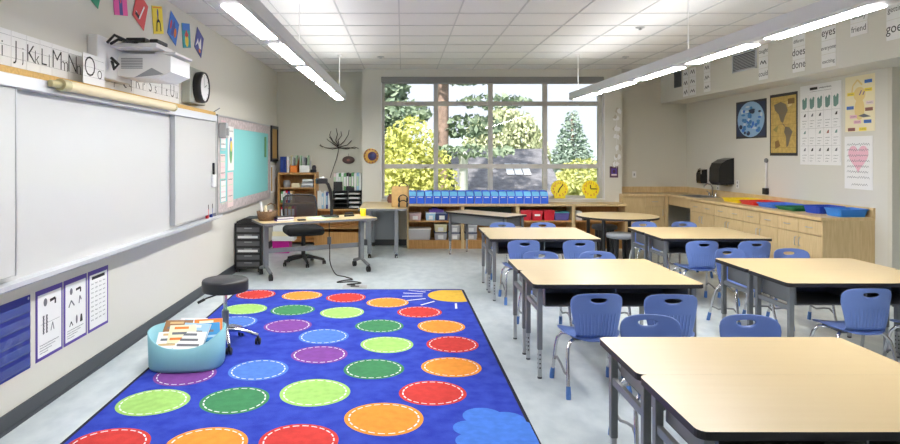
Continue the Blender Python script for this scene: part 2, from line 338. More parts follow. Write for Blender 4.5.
# bunting pictures
def art(mb, y, k):
    if k == 0: mb.disc(0, -.05, .06, .03, y, M['ink'])
    if k == 1: mb.rect(-.03, .03, -.12, .1, y, INDP).disc(0, .02, .02, .05, y - .0006, REDP)
    if k == 2: mb.stroke([(-.08, -.06), (.0, -.08), (.05, .07)], .02, y, M['paper']).rect(-.085, -.01, -.09, -.06, y - .0006, M['ink'])
    if k == 3: mb.stroke([(0, -.02), (0, .08)], .022, y, INDP).disc(0, .06, .018, .04, y - .0004, INDP).stroke([(-.05, -.1), (-.03, -.02), (0, .0), (.04, -.02), (.05, -.1)], .022, y - .0006, M['ink']).rect(-.1, .1, .105, .113, y, ORG)
    if k == 4: mb.poly([(-.05, -.1), (.01, -.08), (.04, .02), (0, .09), (-.03, .02)], y, INDP).disc(.05, -.02, .03, .05, y - .0006, ORG).disc(-.07, 0, .02, .05, y, REDP)
    if k == 5: mb.disc(0, -.05, .05, .065, y, YELP).poly([(-.06, .0), (0, .06), (.06, .0), (0, -.02)], y - .0006, REDP).rect(-.11, .11, .05, .12, y + .0003, BLUEP)
    if k == 6: mb.poly([(-.1, -.1), (-.06, .02), (-.01, -.02), (.03, .08), (.08, -.04), (.02, -.06), (-.04, -.03)], y, M['paper']).disc(.04, -.08, .03, .02, y - .0006, ORG)
arts = [(4.45, GREENP, -20, 'emerald green'), (4.87, PINK, 10, 'pink'), (5.25, REDP, -22, 'red'), (5.62, YELP, 11, 'yellow'), (6.0, BLUEP, -22, 'bright blue'), (6.36, TEALP, 10, 'teal with a yellow circle'), (6.76, INDP, -22, 'indigo with white shapes')]
for k, (yy, m, a, nm) in enumerate(arts):
    o = sheet('artwork_card', nm + ' square paper artwork hung high on the left wall', 'artwork', Lw(yy, 2.75, .004), RL, .235, .245, m, 'paper artworks high on the left wall', lambda b, y, k=k: art(b, y, k))
    o.matrix_basis = Matrix.Translation(Lw(yy, 2.755, .004)) @ Matrix.Rotation(RL, 4, 'Z') @ Matrix.Rotation(math.radians(-a), 4, 'Y')

# posters below the tray
def charts(k):
    def d(b, y):
        b.rect(-.13, .13, -.195, .185, y, M['paper']); y -= .0007
        if k == 0:
            b.disc(-.05, .13, .02, .025, y, M['inkg']).stroke([(.0, .13), (.06, .135), (.06, .1)], .018, y, M['ink'])
            for xx in (-.07, -.035):
                b.stroke([(xx, .05), (xx, -.06)], .014, y, M['ink'])
                for q in range(6): b.disc(xx, .045 - .02 * q, .011, .008, y - .0005, M['inkg'], 8)
            b.stroke([(.01, -.06), (.03, -.01), (.045, -.06)], .008, y, M['inkg']).stroke([(-.1, .0), (.11, .0)], .002, y, M['inkg'])
        elif k == 1:
            b.disc(-.06, .13, .018, .022, y, M['inkg']).stroke([(0, .13), (.06, .135), (.06, .105)], .016, y, M['ink'])
            b.stroke([(-.09, .03), (-.06, .07), (-.02, .03)], .012, y, M['inkg']).stroke([(.04, .03), (.05, .08), (.07, .05)], .012, y, M['inkg'])
            b.stroke([(-.08, -.1), (-.06, -.07), (-.04, -.1)], .009, y, M['ink']).disc(.01, -.07, .012, .03, y, M['inkg']).stroke([(.06, -.1), (.07, -.05), (.08, -.1)], .018, y, M['ink'])
        else:
            b.rect(-.1, .09, .15, .172, y, M['ink'])
            for r in range(9):
                for c in range(4): b.scrib(-.11 + c * .057, -.072 + c * .057, .12 - r * .032, .012, y, M['inkg'], .003, r * 4 + c)
            return
        for q in range(4): b.scrib(-.11, .1 - .04 * q, -.125 - .016 * q, .009, y, M['inkg'], .0025, q + 10 * k)
    return d
VIO = C('violet_backing_paper', 92, 72, 158)
for k, (yy, l) in enumerate(((3.905, 'purple-backed white chart with black pencil drawings, beside the blue pocket chart'), (4.215, 'purple-backed white chart with small animal drawings, middle one of three charts'), (4.53, 'purple-backed white chart with rows of small words, farthest of three charts'))):
    sheet('wall_chart', l, 'poster', Lw(yy, .505), RL, .295, .43, VIO, 'purple-backed charts under the whiteboard', charts(k))
t = thing('pocket_chart', 'blue hanging pocket chart with clear pockets on the left wall', 'pocket chart', Lw(3.28, .5), RL)
PB = C('blue_nylon', 34, 44, 138, .5); PD = C('blue_nylon_hem', 26, 34, 104, .5); PC = mat('clear_vinyl', s2l(130, 150, 215), .15, alpha=.15)
MB().box(-.4, .42, -.004, 0, -.215, .218, PB).build('backing', t)
for k in range(5): MB().box(-.4, .415, -.008, -.0045, -.2 + .08 * k, -.195 + .08 * k, PD).box(-.4, .415, -.011, -.0085, -.2 + .08 * k, -.145 + .08 * k, PC).build('pocket', t)
for xx in (-.2, .1, .4): MB().disc(xx, .2, .009, .009, -.005, M['alu'], 10).build('grommet', t)
for k in range(3):
    tag(MB().add([(-.03, 0, 0), (.05, 0, .07), (.07, -.006, .05), (-.01, -.012, -.05)], [(0, 1, 2, 3)], PC).build('plastic_pouch', None, Lw(3.3 + .13 * k, .46, .02), RL), ['clear plastic pouch in the blue pocket chart near the picture edge', 'clear plastic pouch in the middle of the blue pocket chart', 'clear plastic pouch in the blue pocket chart nearest the paper charts'][k], 'pouch', 'pouches in the pocket chart')

# bulletin board
t = thing('bulletin_board', 'aqua bulletin board with pale patterned border on the left wall', 'bulletin board', Lw(8.85, .82), RL)
MB().box(-1.42, 1.44, -.012, 0, 0, 1.195, M['teal']).build('backing', t)
MB().box(-1.45, 1.45, -.016, -.012, 1.06, 1.18, BORD).box(-1.45, 1.45, -.016, -.012, .02, .14, BORD).box(1.32, 1.45, -.016, -.012, .14, 1.06, BORD).box(-1.45, -1.36, -.016, -.012, .14, 1.06, BORD).build('border', t)
MB().box(-1.46, 1.46, -.022, 0, 1.18, 1.2, M['alu']).box(-1.46, 1.46, -.022, 0, 0, .02, M['alu']).box(-1.46, -1.44, -.022, 0, 0, 1.2, M['alu']).box(1.44, 1.46, -.022, 0, 0, 1.2, M['alu']).build('frame', t)
def oval(b, y):
    b.disc(0, -.02, .07, .17, y, BLUEP).disc(0, -.08, .06, .11, y - .0005, GRN).disc(.01, .03, .045, .07, y - .001, YELP).scrib(-.1, .1, .22, .02, y, M['inkg'], .005)
def linespink(b, y):
    for q in range(6): b.scrib(-.09, .09, .2 - .07 * q, .02, y, (HEART, M['inkg'], LGRN)[q % 3], .006, q)
for yy, zz, w_, h_, m_, l_, d_ in ((7.95, 1.62, .28, .56, M['paper'], 'white poster with a coloured oval pinned on the aqua board', oval), (7.93, 1.1, .27, .44, PINKL, 'pale pink poster pinned low on the aqua board', linespink), (7.62, 1.75, .2, .26, M['paper'], 'white sheet pinned at the top of the aqua board edge', linespink), (7.6, 1.4, .2, .3, PINKL, 'pink sheet pinned halfway down the aqua board edge', linespink), (7.62, 1.1, .2, .26, M['paper'], 'white sheet pinned low on the aqua board edge', linespink), (9.95, 1.66, .12, .32, GRN, 'narrow green strip pinned at the far side of the aqua board', None)):
    sheet('pinned_paper', l_, 'paper', Lw(yy, zz, .017), RL, w_, h_, m_, 'papers on the aqua board', d_)
t = thing('cork_board', 'tall cork board in a dark frame near the back corner', 'cork board', Lw(10.64, 1.725), RL)
MB().box(-.24, .24, -.02, 0, -.27, .27, CORK).build('cork', t)
MB().box(-.27, -.22, -.035, 0, -.3, .3, M['edgeblk']).box(.22, .27, -.035, 0, -.3, .3, M['edgeblk']).box(-.22, .22, -.035, 0, .25, .3, M['edgeblk']).box(-.22, .22, -.035, 0, -.3, -.25, M['edgeblk']).build('frame', t)
sheet('notice_sheet', 'pale notice board with a tan strip below the cork board', 'notice board', Lw(10.6, 1.13), RL, .44, .46, M['paper'], None, lambda b, y: b.rect(-.2, -.1, -.2, .2, y, CORK), .012)
tag(MB().box(-.05, .05, -.09, 0, -.09, .09, M['alu'], .008).box(-.04, .04, -.1, -.09, -.06, .03, GRYM).build('pencil_sharpener', None, Lw(7.47, 1.83, .022), RL), 'small grey metal box mounted at the upper corner of the aqua board', 'sharpener')
# ------------------------------------------------------------------ rug
b = MB(); RZ = .012
def rq(x, y): # rectangle turned with the rug
    cx, cy, a = -.57, 5.0, .0122
    return (cx + (x - cx) * math.cos(a) - (y - cy) * math.sin(a), cy + (x - cx) * math.sin(a) + (y - cy) * math.cos(a))
x0, x1, y0, y1 = -1.845, .715, 2.95, 7.12
def rect_round(x0, x1, y0, y1, r, n=4):
    o = []
    for cx, cy, a in ((x1 - r, y1 - r, 0), (x0 + r, y1 - r, PI / 2), (x0 + r, y0 + r, PI), (x1 - r, y0 + r, 1.5 * PI)):
        for i in range(n + 1): o.append((cx + r * math.cos(a + i * PI / 2 / n), cy + r * math.sin(a + i * PI / 2 / n)))
    return o
b.prism([rq(*p) for p in rect_round(x0, x1, y0, y1, .06)], 0, .009, 'z', M['rugedge'])
b.prism([rq(*p) for p in rect_round(x0 + .022, x1 - .022, y0 + .022, y1 - .022, .045)], .009, .010, 'z', M['rug'])
def flat(pts, z, m): b.add([(p[0], p[1], z) for p in pts], [tuple(range(len(pts)))], m)
dots = [(-1.61, 6.85, 'R'), (-1.10, 6.80, 'O'), (-0.61, 6.70, 'R'), (-0.16, 6.48, 'O'), (0.16, 6.09, 'R'), (0.34, 5.58, 'O'), (0.40, 5.06, 'R'), (0.35, 4.52, 'O'), (0.19, 4.03, 'R'), (-0.11, 3.64, 'O'), (-0.56, 3.35, 'R'), (-1.04, 3.31, 'O'), (-1.56, 3.30, 'R'), (-1.57, 6.21, 'L'), (-1.09, 6.17, 'G'), (-0.59, 6.07, 'L'), (-0.21, 5.60, 'G'), (-0.13, 5.05, 'L'), (-0.21, 4.48, 'G'), (-0.57, 4.04, 'L'), (-1.05, 3.91, 'G'), (-1.55, 3.88, 'L'), (-1.55, 5.72, 'B'), (-1.03, 5.60, 'P'), (-0.67, 5.28, 'B'), (-0.64, 4.80, 'P'), (-1.03, 4.46, 'B'), (-1.52, 4.36, 'P')]
for i, (cx, cy, k) in enumerate(dots):
    rr = random.Random(i); ph = rr.uniform(0, 6); R = .23 if (cx, cy) in ((-.11, 3.64), (-.57, 4.04)) else .214
    f = lambda t: 1 + .018 * math.sin(2 * t + ph) + .012 * math.sin(3 * t + 2 * ph)
    flat([(cx + R * f(t) * math.cos(t), cy + R * f(t) * math.sin(t)) for t in [2 * PI * j / 40 for j in range(40)]], .0112, M['rug' + k])
    nd = 22
    for j in range(nd):
        t0, t1 = 2 * PI * j / nd, 2 * PI * (j + .68) / nd
        flat([(cx + R * q * f(t) * math.cos(t), cy + R * q * f(t) * math.sin(t)) for t, q in ((t0, .86), (t0, .90), ((t0 + t1) / 2, .90), (t1, .90), (t1, .86), ((t0 + t1) / 2, .86))][::-1], .0120, M['rugw'])
lim = lambda x, y: (min(x, .688 - (y - 5) * .0122), min(y, 7.07))
flat([lim(.57 + .3 * math.cos(t), 6.80 + .3 * math.sin(t)) for t in [2 * PI * j / 48 for j in range(48)]], .0112, M['rugY'])
for a in (135, 152, 168, 184, 204, 228, 266, 296):
    a = math.radians(a); p = [(.57 + r * math.cos(a), 6.80 + r * math.sin(a)) for r in (.36, .58)]
    nx, ny = -math.sin(a) * .011, math.cos(a) * .011
    flat([lim(p[0][0] + nx, p[0][1] + ny), lim(p[0][0] - nx, p[0][1] - ny), lim(p[1][0] - nx, p[1][1] - ny), lim(p[1][0] + nx, p[1][1] + ny)][::-1], .0112, M['rugw'])
for k, (cx, cy, r) in enumerate(((.42, 3.6, .12), (.55, 3.55, .11), (.33, 3.44, .1), (.45, 3.42, .16), (.6, 3.42, .12), (.33, 3.28, .1), (.5, 3.25, .18), (.62, 3.28, .1))):
    cx += .05; cy += .07; flat([(min(cx + r * math.cos(t), .705 - (cy - 5) * .0122), cy + r * math.sin(t)) for t in [2 * PI * j / 30 for j in range(30)]], .0110 + .0001 * k, M['rugC'])
tag(b.build('dot_rug'), 'royal blue rug with rows of coloured stitched dots, a sun and a cloud', 'rug')

# ------------------------------------------------------------------ tub of books, stool
t = thing('book_tub', 'aqua oval tub full of picture books on the edge of the blue rug', 'tub', (-1.575, 4.57, .012), math.radians(4))
n = 48; vs = []; fs = []
rings = [(.9, .0), (.97, .02), (1.0, .12), (1.03, 1.0), (.985, 1.0), (.95, .12), (.88, .03)]
for q, (s_, h) in enumerate(rings):
    for j in range(n):
        a = 2 * PI * j / n; ca, sa = math.cos(a), math.sin(a)
        ex = lambda c: math.copysign(abs(c) ** .75, c)
        H = .172 + .095 * (1 - max(0, -sa) ** 2.2)
        z = h * H if h == 1.0 else h * .2
        vs.append((.262 * s_ * ex(ca), .2 * s_ * ex(sa), z))
for q in range(len(rings) - 1):
    for j in range(n): fs.append((q * n + j, q * n + (j + 1) % n, (q + 1) * n + (j + 1) % n, (q + 1) * n + j))
fs.append(tuple(range(n))[::-1]); fs.append(tuple((len(rings) - 1) * n + j for j in range(n)))
MB().add(vs, fs, M['tub'], True).build('tub_shell', t)
BKS = [(-.09, -.075, .2, 14, M['paper'], 'white picture book with printed cover leaning at the front of the aqua tub', TAN), (.05, -.085, .2, -4, M['paper'], 'white book with dark lettering lying at the front of the aqua tub', M['inkg']), (-.02, -.04, .235, 12, CREAM, 'cream picture book lying in the middle of the aqua tub', ORG), (.06, -.02, .24, -14, LBL, 'pale blue picture book in the middle of the aqua tub', M['paper']), (-.09, .05, .25, 6, C('brown_cover', 150, 108, 70), 'brown covered book at the back of the aqua tub', TAN), (.0, .085, .255, -4, M['paper'], 'white book at the back of the aqua tub', LBL), (.13, .01, .235, 30, C('bright_blue_cover', 44, 140, 200), 'bright blue book wedged at the stool end of the aqua tub', LBL), (.13, .065, .25, 22, ORG, 'orange book wedged behind the bright blue book in the tub', CREAM)]
for k, (bx, by, bz, a, m_, l_, m2) in enumerate(BKS):
    o = MB().box(-.1, .1, -.075, .075, -.007, .007, m_).box(-.098, .1005, -.073, .0755, -.0055, .0055, M['paper'])
    for q in range(3): o.add([(-.085 + .01 * q, -.05 + .045 * q, .0075), (.075 - .02 * q, -.05 + .045 * q, .0075), (.075 - .02 * q, -.03 + .045 * q, .0075), (-.085 + .01 * q, -.03 + .045 * q, .0075)], [(0, 1, 2, 3)], m2 if q != 1 else M['inkg'])
    o = tag(o.build('picture_book'), l_, 'book', 'picture books in the aqua tub')
    o.matrix_basis = Matrix.Translation((-1.575 + bx, 4.57 + by, bz + .008)) @ Matrix.Rotation(math.radians(a * .6), 4, 'Z') @ Matrix.Rotation(math.radians(35 + 3 * (k % 4)), 4, 'X')

def caster(root, x, y, z0=.03, r=.028, parent_name='caster', m=None):
    m = m or M['black']
    c = MB()
    c.lathe([(r * .6, -.022), (r, -.02), (r, -.006), (r * .6, -.004)], (0, 0, 0), m, 14, X=Matrix.Translation((x, y, z0)) @ Matrix.Rotation(PI / 2, 4, 'Y'))
    c.lathe([(r * .6, .004), (r, .006), (r, .02), (r * .6, .022)], (0, 0, 0), m, 14, X=Matrix.Translation((x, y, z0)) @ Matrix.Rotation(PI / 2, 4, 'Y'))
    c.box(x - .008, x + .008, y - .014, y + .014, z0, z0 + r + .014, m)
    return c.build(parent_name, root)
t = thing('rolling_stool', 'round black rolling stool with chrome base on the blue rug', 'stool', (-1.43, 5.03, .012))
MB().lathe([(.165, .436), (.178, .44), (.182, .45), (.182, .515), (.178, .528), (.168, .534), (0, .536)], (0, 0, 0), M['blackvinyl'], 36).build('seat', t)
MB().lathe([(.03, .41), (.09, .43), (.1, .44)], (0, 0, 0), M['black'], 16).tube([(0, 0, .12), (0, 0, .28)], .028, M['grey'], 14).tube([(0, 0, .28), (0, 0, .42)], .016, M['chrome'], 12).build('column', t)
MB().tube([(-.02, -.02, .425), (-.12, -.1, .4), (-.18, -.13, .37)], .006, M['black'], 6).tube([(-.13, -.11, .395), (-.18, -.13, .37)], .011, M['black'], 8).build('lever', t)
for k in range(5):
    a = math.radians(4 + 72 * k)
    pts = [(r * math.cos(a), r * math.sin(a), z) for r, z in ((.02, .13), (.1, .125), (.2, .095), (.26, .075))]
    MB().tube(pts, [.024, .02, .016, .014], M['chrome'], 10).build('base_arm', t)
    caster(t, .26 * math.cos(a), .26 * math.sin(a), .028, .027)

# ------------------------------------------------------------------ student desks
def desk_proto():
    t = thing('student_desk', 'x', 'desk')
    W, D, H = 1.17, .519, .66
    MB().prism(rect_round(-W / 2, W / 2, -D / 2, D / 2, .035), H - .028, H, 'z', M['maple'], M['edgeblk']).build('tabletop', t)
    for sx in (-1, 1):
        for sy in (-1, 1):
            x, y = sx * (W / 2 - .055), sy * (D / 2 - .06)
            l = MB().box(x - .017, x + .017, y - .017, y + .017, .2, H - .03, M['grey'], .004).build('leg', t)
            ft = MB().box(x - .013, x + .013, y - .013, y + .013, .012, .2, M['alu'], .003).lathe([(.016, 0), (.016, .012)], (x, y, 0), M['greyd'], 10)
            for q in range(4): ft.box(x - .0135, x + .0135, y - .005, y + .005, .06 + .03 * q, .07 + .03 * q, M['greyd']) if False else ft.add([(x - .0138, y - .005, .07 + .03 * q), (x - .0138, y + .005, .07 + .03 * q), (x - .0138, y + .005, .08 + .03 * q), (x - .0138, y - .005, .08 + .03 * q), (x - .005, y - .0138, .07 + .03 * q), (x + .005, y - .0138, .07 + .03 * q), (x + .005, y - .0138, .08 + .03 * q), (x - .005, y - .0138, .08 + .03 * q)], [(3, 2, 1, 0), (4, 5, 6, 7)], M['ink'])
            ft.build('leg_insert', l)
        x = sx * (W / 2 - .055)
        MB().box(x - .011, x + .011, -D / 2 + .076, D / 2 - .076, .455, .49, M['grey'], .003).build('side_rail', t)
    bx = MB(); w2 = W / 2 - .09
    bx.box(-w2, w2, -D / 2 + .06, D / 2 - .05, .495, .499, M['greyd'])
    bx.box(-w2, -w2 + .004, -D / 2 + .06, D / 2 - .05, .499, H - .03, M['grey']).box(w2 - .004, w2, -D / 2 + .06, D / 2 - .05, .499, H - .03, M['grey'])
    bx.box(-w2, w2, D / 2 - .054, D / 2 - .05, .495, H - .03, M['grey']).box(-.004, .004, -D / 2 + .06, D / 2 - .05, .499, H - .03, M['grey'])
    bx.build('book_box', t); return t
dproto = desk_proto(); first = [True]
def desk(x, y, rot, label, group):
    o = dproto if first[0] else copy_tree(dproto); first[0] = False
    o.location = (x, y, 0); o.rotation_euler = (0, 0, rot); o['label'] = label; o['group'] = group
G = 'maple student desks'
desk(1.533, 2.26, 0, 'two-seat maple desk closest to the picture bottom, front half of its pair', G)
desk(1.533, 2.7795, PI, 'two-seat maple desk at bottom, back half of the closest pair', G)
desk(1.475, 4.52, 0, 'maple desk with two blue chairs at its open side, middle row beside the rug', G)
desk(1.47, 5.0395, PI, 'maple desk of the middle pair beside the rug, half towards the window', G)
desk(1.495, 6.80, 0, 'pale shining maple desk in the row behind, half with chairs facing the window', G)
desk(1.495, 7.3195, PI, 'pale shining maple desk in the row behind, half towards the window bookcase', G)
desk(1.24, 9.42, math.radians(134), 'angled student desk standing alone in front of the blue bins', G)
desk(3.235, 4.56, 0, 'maple desk on the cabinet side with chair at its open front', G)
desk(3.24, 5.0795, PI, 'maple desk on the cabinet side, half of the pair towards the sink', G)
desk(3.31, 6.83, 0, 'maple desk below the sink cabinets, half with two chairs facing the window', G)
desk(3.31, 7.3495, PI, 'maple desk below the sink cabinets, half towards the round table', G)

# ------------------------------------------------------------------ student chairs
def interp(tab, h):
    for (h0, a), (h1, b_) in zip(tab[:-1], tab[1:]):
        if h <= h1: return a + (b_ - a) * max(0, (h - h0)) / (h1 - h0)
    return tab[-1][1]
def chair_proto():
    t = thing('student_chair', 'x', 'chair')
    Z0, ZH = .352, .315
    def ysurf(x, h): return -.150 - .048 * h + .045 * (x / .168) ** 2 * min(1, .35 + h) + (.055 * (1 - h / .16) ** 2 if h < .16 else 0)
    R = [(0, 0), (.09, 0), (.115, .012), (.128, .05), (.134, .15), (.143, .3), (.153, .45), (.162, .6), (.168, .74), (.166, .84), (.155, .91), (.13, .962), (.09, .988), (.04, .999), (0, 1.0)]
    out = [(x, h) for x, h in R] + [(-x, h) for x, h in R[-2:0:-1]]
    hc = (0, .87)
    angs = sorted(set([math.atan2((h - hc[1]) * ZH, x) for x, h in out] + [2 * PI * j / 48 - PI for j in range(48)]))
    def ray(a):
        d = (math.cos(a), math.sin(a)); best = None
        P = [(x, (h - hc[1]) * ZH) for x, h in out]
        for (ax, ay), (bx, by) in zip(P, P[1:] + P[:1]):
            ex, ey = bx - ax, by - ay; den = d[0] * ey - d[1] * ex
            if abs(den) < 1e-9: continue
            tt = (ax * ey - ay * ex) / den; uu = (ax * d[1] - ay * d[0]) / den
            if tt > 0 and -1e-6 <= uu <= 1 + 1e-6 and (best is None or tt > best): best = tt
        return best * d[0], best * d[1] / ZH + hc[1]
    O = [ray(a) for a in angs]
    I = [(.052 * math.copysign(abs(math.cos(a)) ** .8, math.cos(a)), hc[1] + (.020 if math.sin(a) < 0 else .011) * math.sin(a) / ZH) for a in angs]
    n = len(angs); S = [0, .06, .14, .25, .4, .55, .7, .82, .92, 1.0]; vs = []; fs = []
    for side in (0, 1):
        for q, s_ in enumerate(S):
            for (ix, ih), (ox, oh) in zip(I, O):
                x = ix + (ox - ix) * s_; h = ih + (oh - ih) * s_
                e = .0035 if 0 < q < len(S) - 1 else .0012
                vs.append((x, ysurf(x, h) + (e if side == 0 else -e), Z0 + ZH * h))
    k = len(S)
    for q in range(k - 1):
        for j in range(n):
            a, b_, c, d = q * n + j, q * n + (j + 1) % n, (q + 1) * n + (j + 1) % n, (q + 1) * n + j
            fs.append((a, b_, c, d)); o = k * n; fs.append((o + d, o + c, o + b_, o + a))
    for q in (0, k - 1):
        for j in range(n):
            a, b_ = q * n + j, q * n + (j + 1) % n; o = k * n
            fs.append((a, o + a, o + b_, b_) if q == 0 else (b_, o + b_, o + a, a))
    B = MB().add(vs, fs, M['chair'], True)
    for i in range(-5, 6):
        xb = i * .0215
        for sgn in (1, -1):
            pts = []
            for q in range(7):
                h = .05 + .52 * q / 6; x = xb * (.92 + .3 * h); y = ysurf(x, h) + sgn * .0035; d = .0055 * math.sin(PI * min(1, q / 6 * .94 + .03)) ** .4
                pts.append([(x - .0055, y, Z0 + ZH * h), (x, y + sgn * d, Z0 + ZH * h), (x + .0055, y, Z0 + ZH * h)])
            V = [p for r in pts for p in r]
            B.add(V, [(q * 3 + c, q * 3 + c + 1, q * 3 + c + 4, q * 3 + c + 3) if sgn < 0 else (q * 3 + c + 3, q * 3 + c + 4, q * 3 + c + 1, q * 3 + c) for q in range(6) for c in range(2)], M['chair'])
    B.build('backrest', t)
    vs = []; fs = []; n = 40; rings = [0, .3, .55, .75, .9, 1.0]
    def zs(x, y):
        z = .372 + .02 * (x / .19) ** 2
        if y > .1: z -= .9 * (y - .1) ** 1.5
        if y < -.1: z -= .12 * (-y - .1)
        return z
    for side in (0, 1):
        for s_ in rings:
            for j in range(n):
                a = 2 * PI * j / n; ca, sa = math.cos(a), math.sin(a)
                x = s_ * (.188 if sa > -.2 else .188 - .05 * min(1, (-sa - .2) / .7)) * math.copysign(abs(ca) ** .55, ca); y = .012 + s_ * .188 * math.copysign(abs(sa) ** .6, sa)
                vs.append((x, y, zs(x, y) - (.009 if side else 0) - (.004 if s_ == 1 and side == 0 else 0)))
    k = len(rings)
    for q in range(k - 1):
        for j in range(n):
            a, b_, c, d = q * n + j, q * n + (j + 1) % n, (q + 1) * n + (j + 1) % n, (q + 1) * n + j
            fs.append((a, d, c, b_)[::-1]); o = k * n; fs.append((o + a, o + d, o + c, o + b_))
    for j in range(n):
        a, b_ = (k - 1) * n + j, (k - 1) * n + (j + 1) % n; fs.append((a, k * n + a, k * n + b_, b_))
    MB().add(vs, fs, M['chair'], True).build('seat', t)
    MB().box(-.13, .13, -.1, .1, .345, .357, M['greyd']).build('seat_pan', t)
    for sx in (-1, 1):
        for f_, y0, y1, ym in (('front', .185, .12, .06), ('rear', -.195, -.12, -.06)):
            pts = [(sx * .196, y0, .03), (sx * .19, y0 * .85, .14), (sx * .185, y1 * 1.15, .24), (sx * .178, y1, .30), (sx * .155, y1 * .85, .337), (sx * .11, ym, .346)]
            l = MB().tube(pts, .0115, M['chrome'], 10).build('leg', t)
            d = Vector(pts[1]) - Vector(pts[0]); p0 = Vector(pts[0]); e = p0 + d * .42
            MB().tube([(sx * .1975, y0 * 1.03, .0), p0, e], [.0155, .0165, .0145], M['chairl'], 10).build('glide', l)
        MB().tube([(sx * .189, .16, .14), (sx * .186, .10, .175), (sx * .186, .02, .16), (sx * .187, -.08, .13), (sx * .189, -.162, .14)], .008, M['grey'], 8).build('brace', t)
    return t
cproto = chair_proto(); cfirst = [True]
def chair(x, y, rot, label):
    o = cproto if cfirst[0] else copy_tree(cproto); cfirst[0] = False
    o.location = (x, y, 0); o.rotation_euler = (0, 0, rot); o['label'] = label; o['group'] = 'blue student chairs'
chair(1.235, 4.15, math.radians(2), 'blue plastic chair beside the rug edge, its whole side and two chrome legs in view')
chair(1.715, 4.13, math.radians(-3), 'blue plastic chair with back to us, next to the one at the rug edge')
chair(1.25, 6.61, 0, 'blue chair with back to us at the pale shining desk, nearer the rug')
chair(1.82, 6.61, 0, 'blue chair with back to us at the pale shining desk, farther from the rug')
chair(1.28, 7.89, PI, 'blue chair behind the pale shining desks, just before the angled desk')
chair(1.80, 7.89, PI, 'blue chair behind the pale shining desks, just below the red bins')
chair(1.24, 5.5, PI, 'blue chair facing us across the middle pair, nearer the rug')
chair(1.755, 5.5, PI, 'blue chair facing us across the middle pair, farther from the rug')
chair(1.345, 3.25, PI, 'blue chair facing us behind the closest desk pair, nearer the rug')
chair(1.885, 3.25, PI, 'blue chair facing us behind the closest desk pair, away from the rug')
chair(3.09, 5.69, PI + math.radians(14), 'blue chair behind the cabinet-side desk pair, seat and legs seen under the desk')
chair(3.61, 5.66, PI, 'blue chair behind the cabinet-side desk pair, close to the drawers')
chair(3.08, 4.30, 0, 'blue ribbed chair alone with back to us in front of the cabinet-side desk')
chair(3.63, 4.30, 0, 'blue chair cut by the picture edge at the cabinet-side desk')
chair(3.07, 6.56, 0, 'blue chair with back to us at the desk below the sink, nearer the aisle')
chair(3.61, 6.56, 0, 'blue chair with back to us at the desk below the sink, near the drawers')
chair(3.14, 7.99, PI, 'blue chair between the round table and the desk below the sink')
chair(3.66, 7.99, PI, 'blue chair behind the sink-side desk in front of the open knee space')

# ------------------------------------------------------------------ round table and stools
t = thing('round_table', 'round maple table with black legs near the window', 'table', (3.1, 9.05, 0))
ro = [(.57 * math.cos(2 * PI * j / 56), .57 * math.sin(2 * PI * j / 56)) for j in range(56)]
MB().prism(ro, .632, .66, 'z', M['maple'], M['edgeblk']).build('tabletop', t)
for sx in (-1, 1):
    for sy in (-1, 1):
        l = MB().tube([(sx * .31, sy * .36, .03), (sx * .31, sy * .36, .632)], .027, M['black'], 12).build('leg', t)
        MB().lathe([(.03, 0), (.03, .03)], (sx * .31, sy * .36, 0), M['grey'], 12).build('glide', l)
def stool(x, y, m, label):
    t = thing('wobble_stool', label, 'stool', (x, y, 0), 0, 'stools at the round table')
    MB().lathe([(.13, .385), (.185, .4), (.195, .425), (.185, .455), (.14, .465), (0, .466)], (0, 0, 0), m, 28).build('seat', t)
    for k in range(4):
        a = math.radians(45 + 90 * k); c, s_ = math.cos(a), math.sin(a)
        MB().tube([(.17 * c, .17 * s_, .0), (.15 * c, .15 * s_, .06), (.12 * c, .12 * s_, .2), (.12 * c, .12 * s_, .395)], [.045, .034, .03, .036], M['black'], 10).build('leg', t)
stool(3.0, 8.62, C('stool_grey', 140, 143, 150, .5), 'light grey stool with black legs at the near side of the round table')
stool(3.1, 9.62, C('stool_dark_grey', 84, 86, 92, .5), 'dark grey stool behind the round table near the bookcase')

# ------------------------------------------------------------------ window bookcase
FY, TZ = 10.22, .735
xs = [.065, .975, 1.877, 2.79, 3.66]
uniq = ['bookcase unit with clear tubs beside the grey side table', 'bookcase unit under the middle blue bins behind the angled desk', 'bookcase unit holding the red bins', 'bookcase unit with dark empty shelf beside the corner cabinet']
for k in range(4):
    a, b_ = xs[k], xs[k + 1]
    t = thing('bookcase', 'oak ' + uniq[k], 'bookcase', ((a + b_) / 2, FY, 0), 0, 'low bookcases under the window'); h = (b_ - a) / 2
    MB().box(-h, -h + .026, 0, .37, 0, TZ - .04, M['cab']).build('side_panel', t); MB().box(h - .026, h, 0, .37, 0, TZ - .04, M['cab']).build('side_panel', t)
    MB().box(-h + .026, h - .026, .004, .37, .0, .14, M['oak']).build('plinth', t)
    MB().box(-h + .026, h - .026, .01, .36, .435, .458, M['oak']).build('shelf', t)
    MB().box(-h + .026, h - .026, .36, .37, .14, TZ - .04, M['oak']).build('back_panel', t)
tag(MB().box(xs[0] - .005, xs[-1], FY - .012, WY, TZ - .04, TZ, M['cab'], .004).build('maple_counter'), 'long maple top running over the low bookcases under the window', 'shelf top')

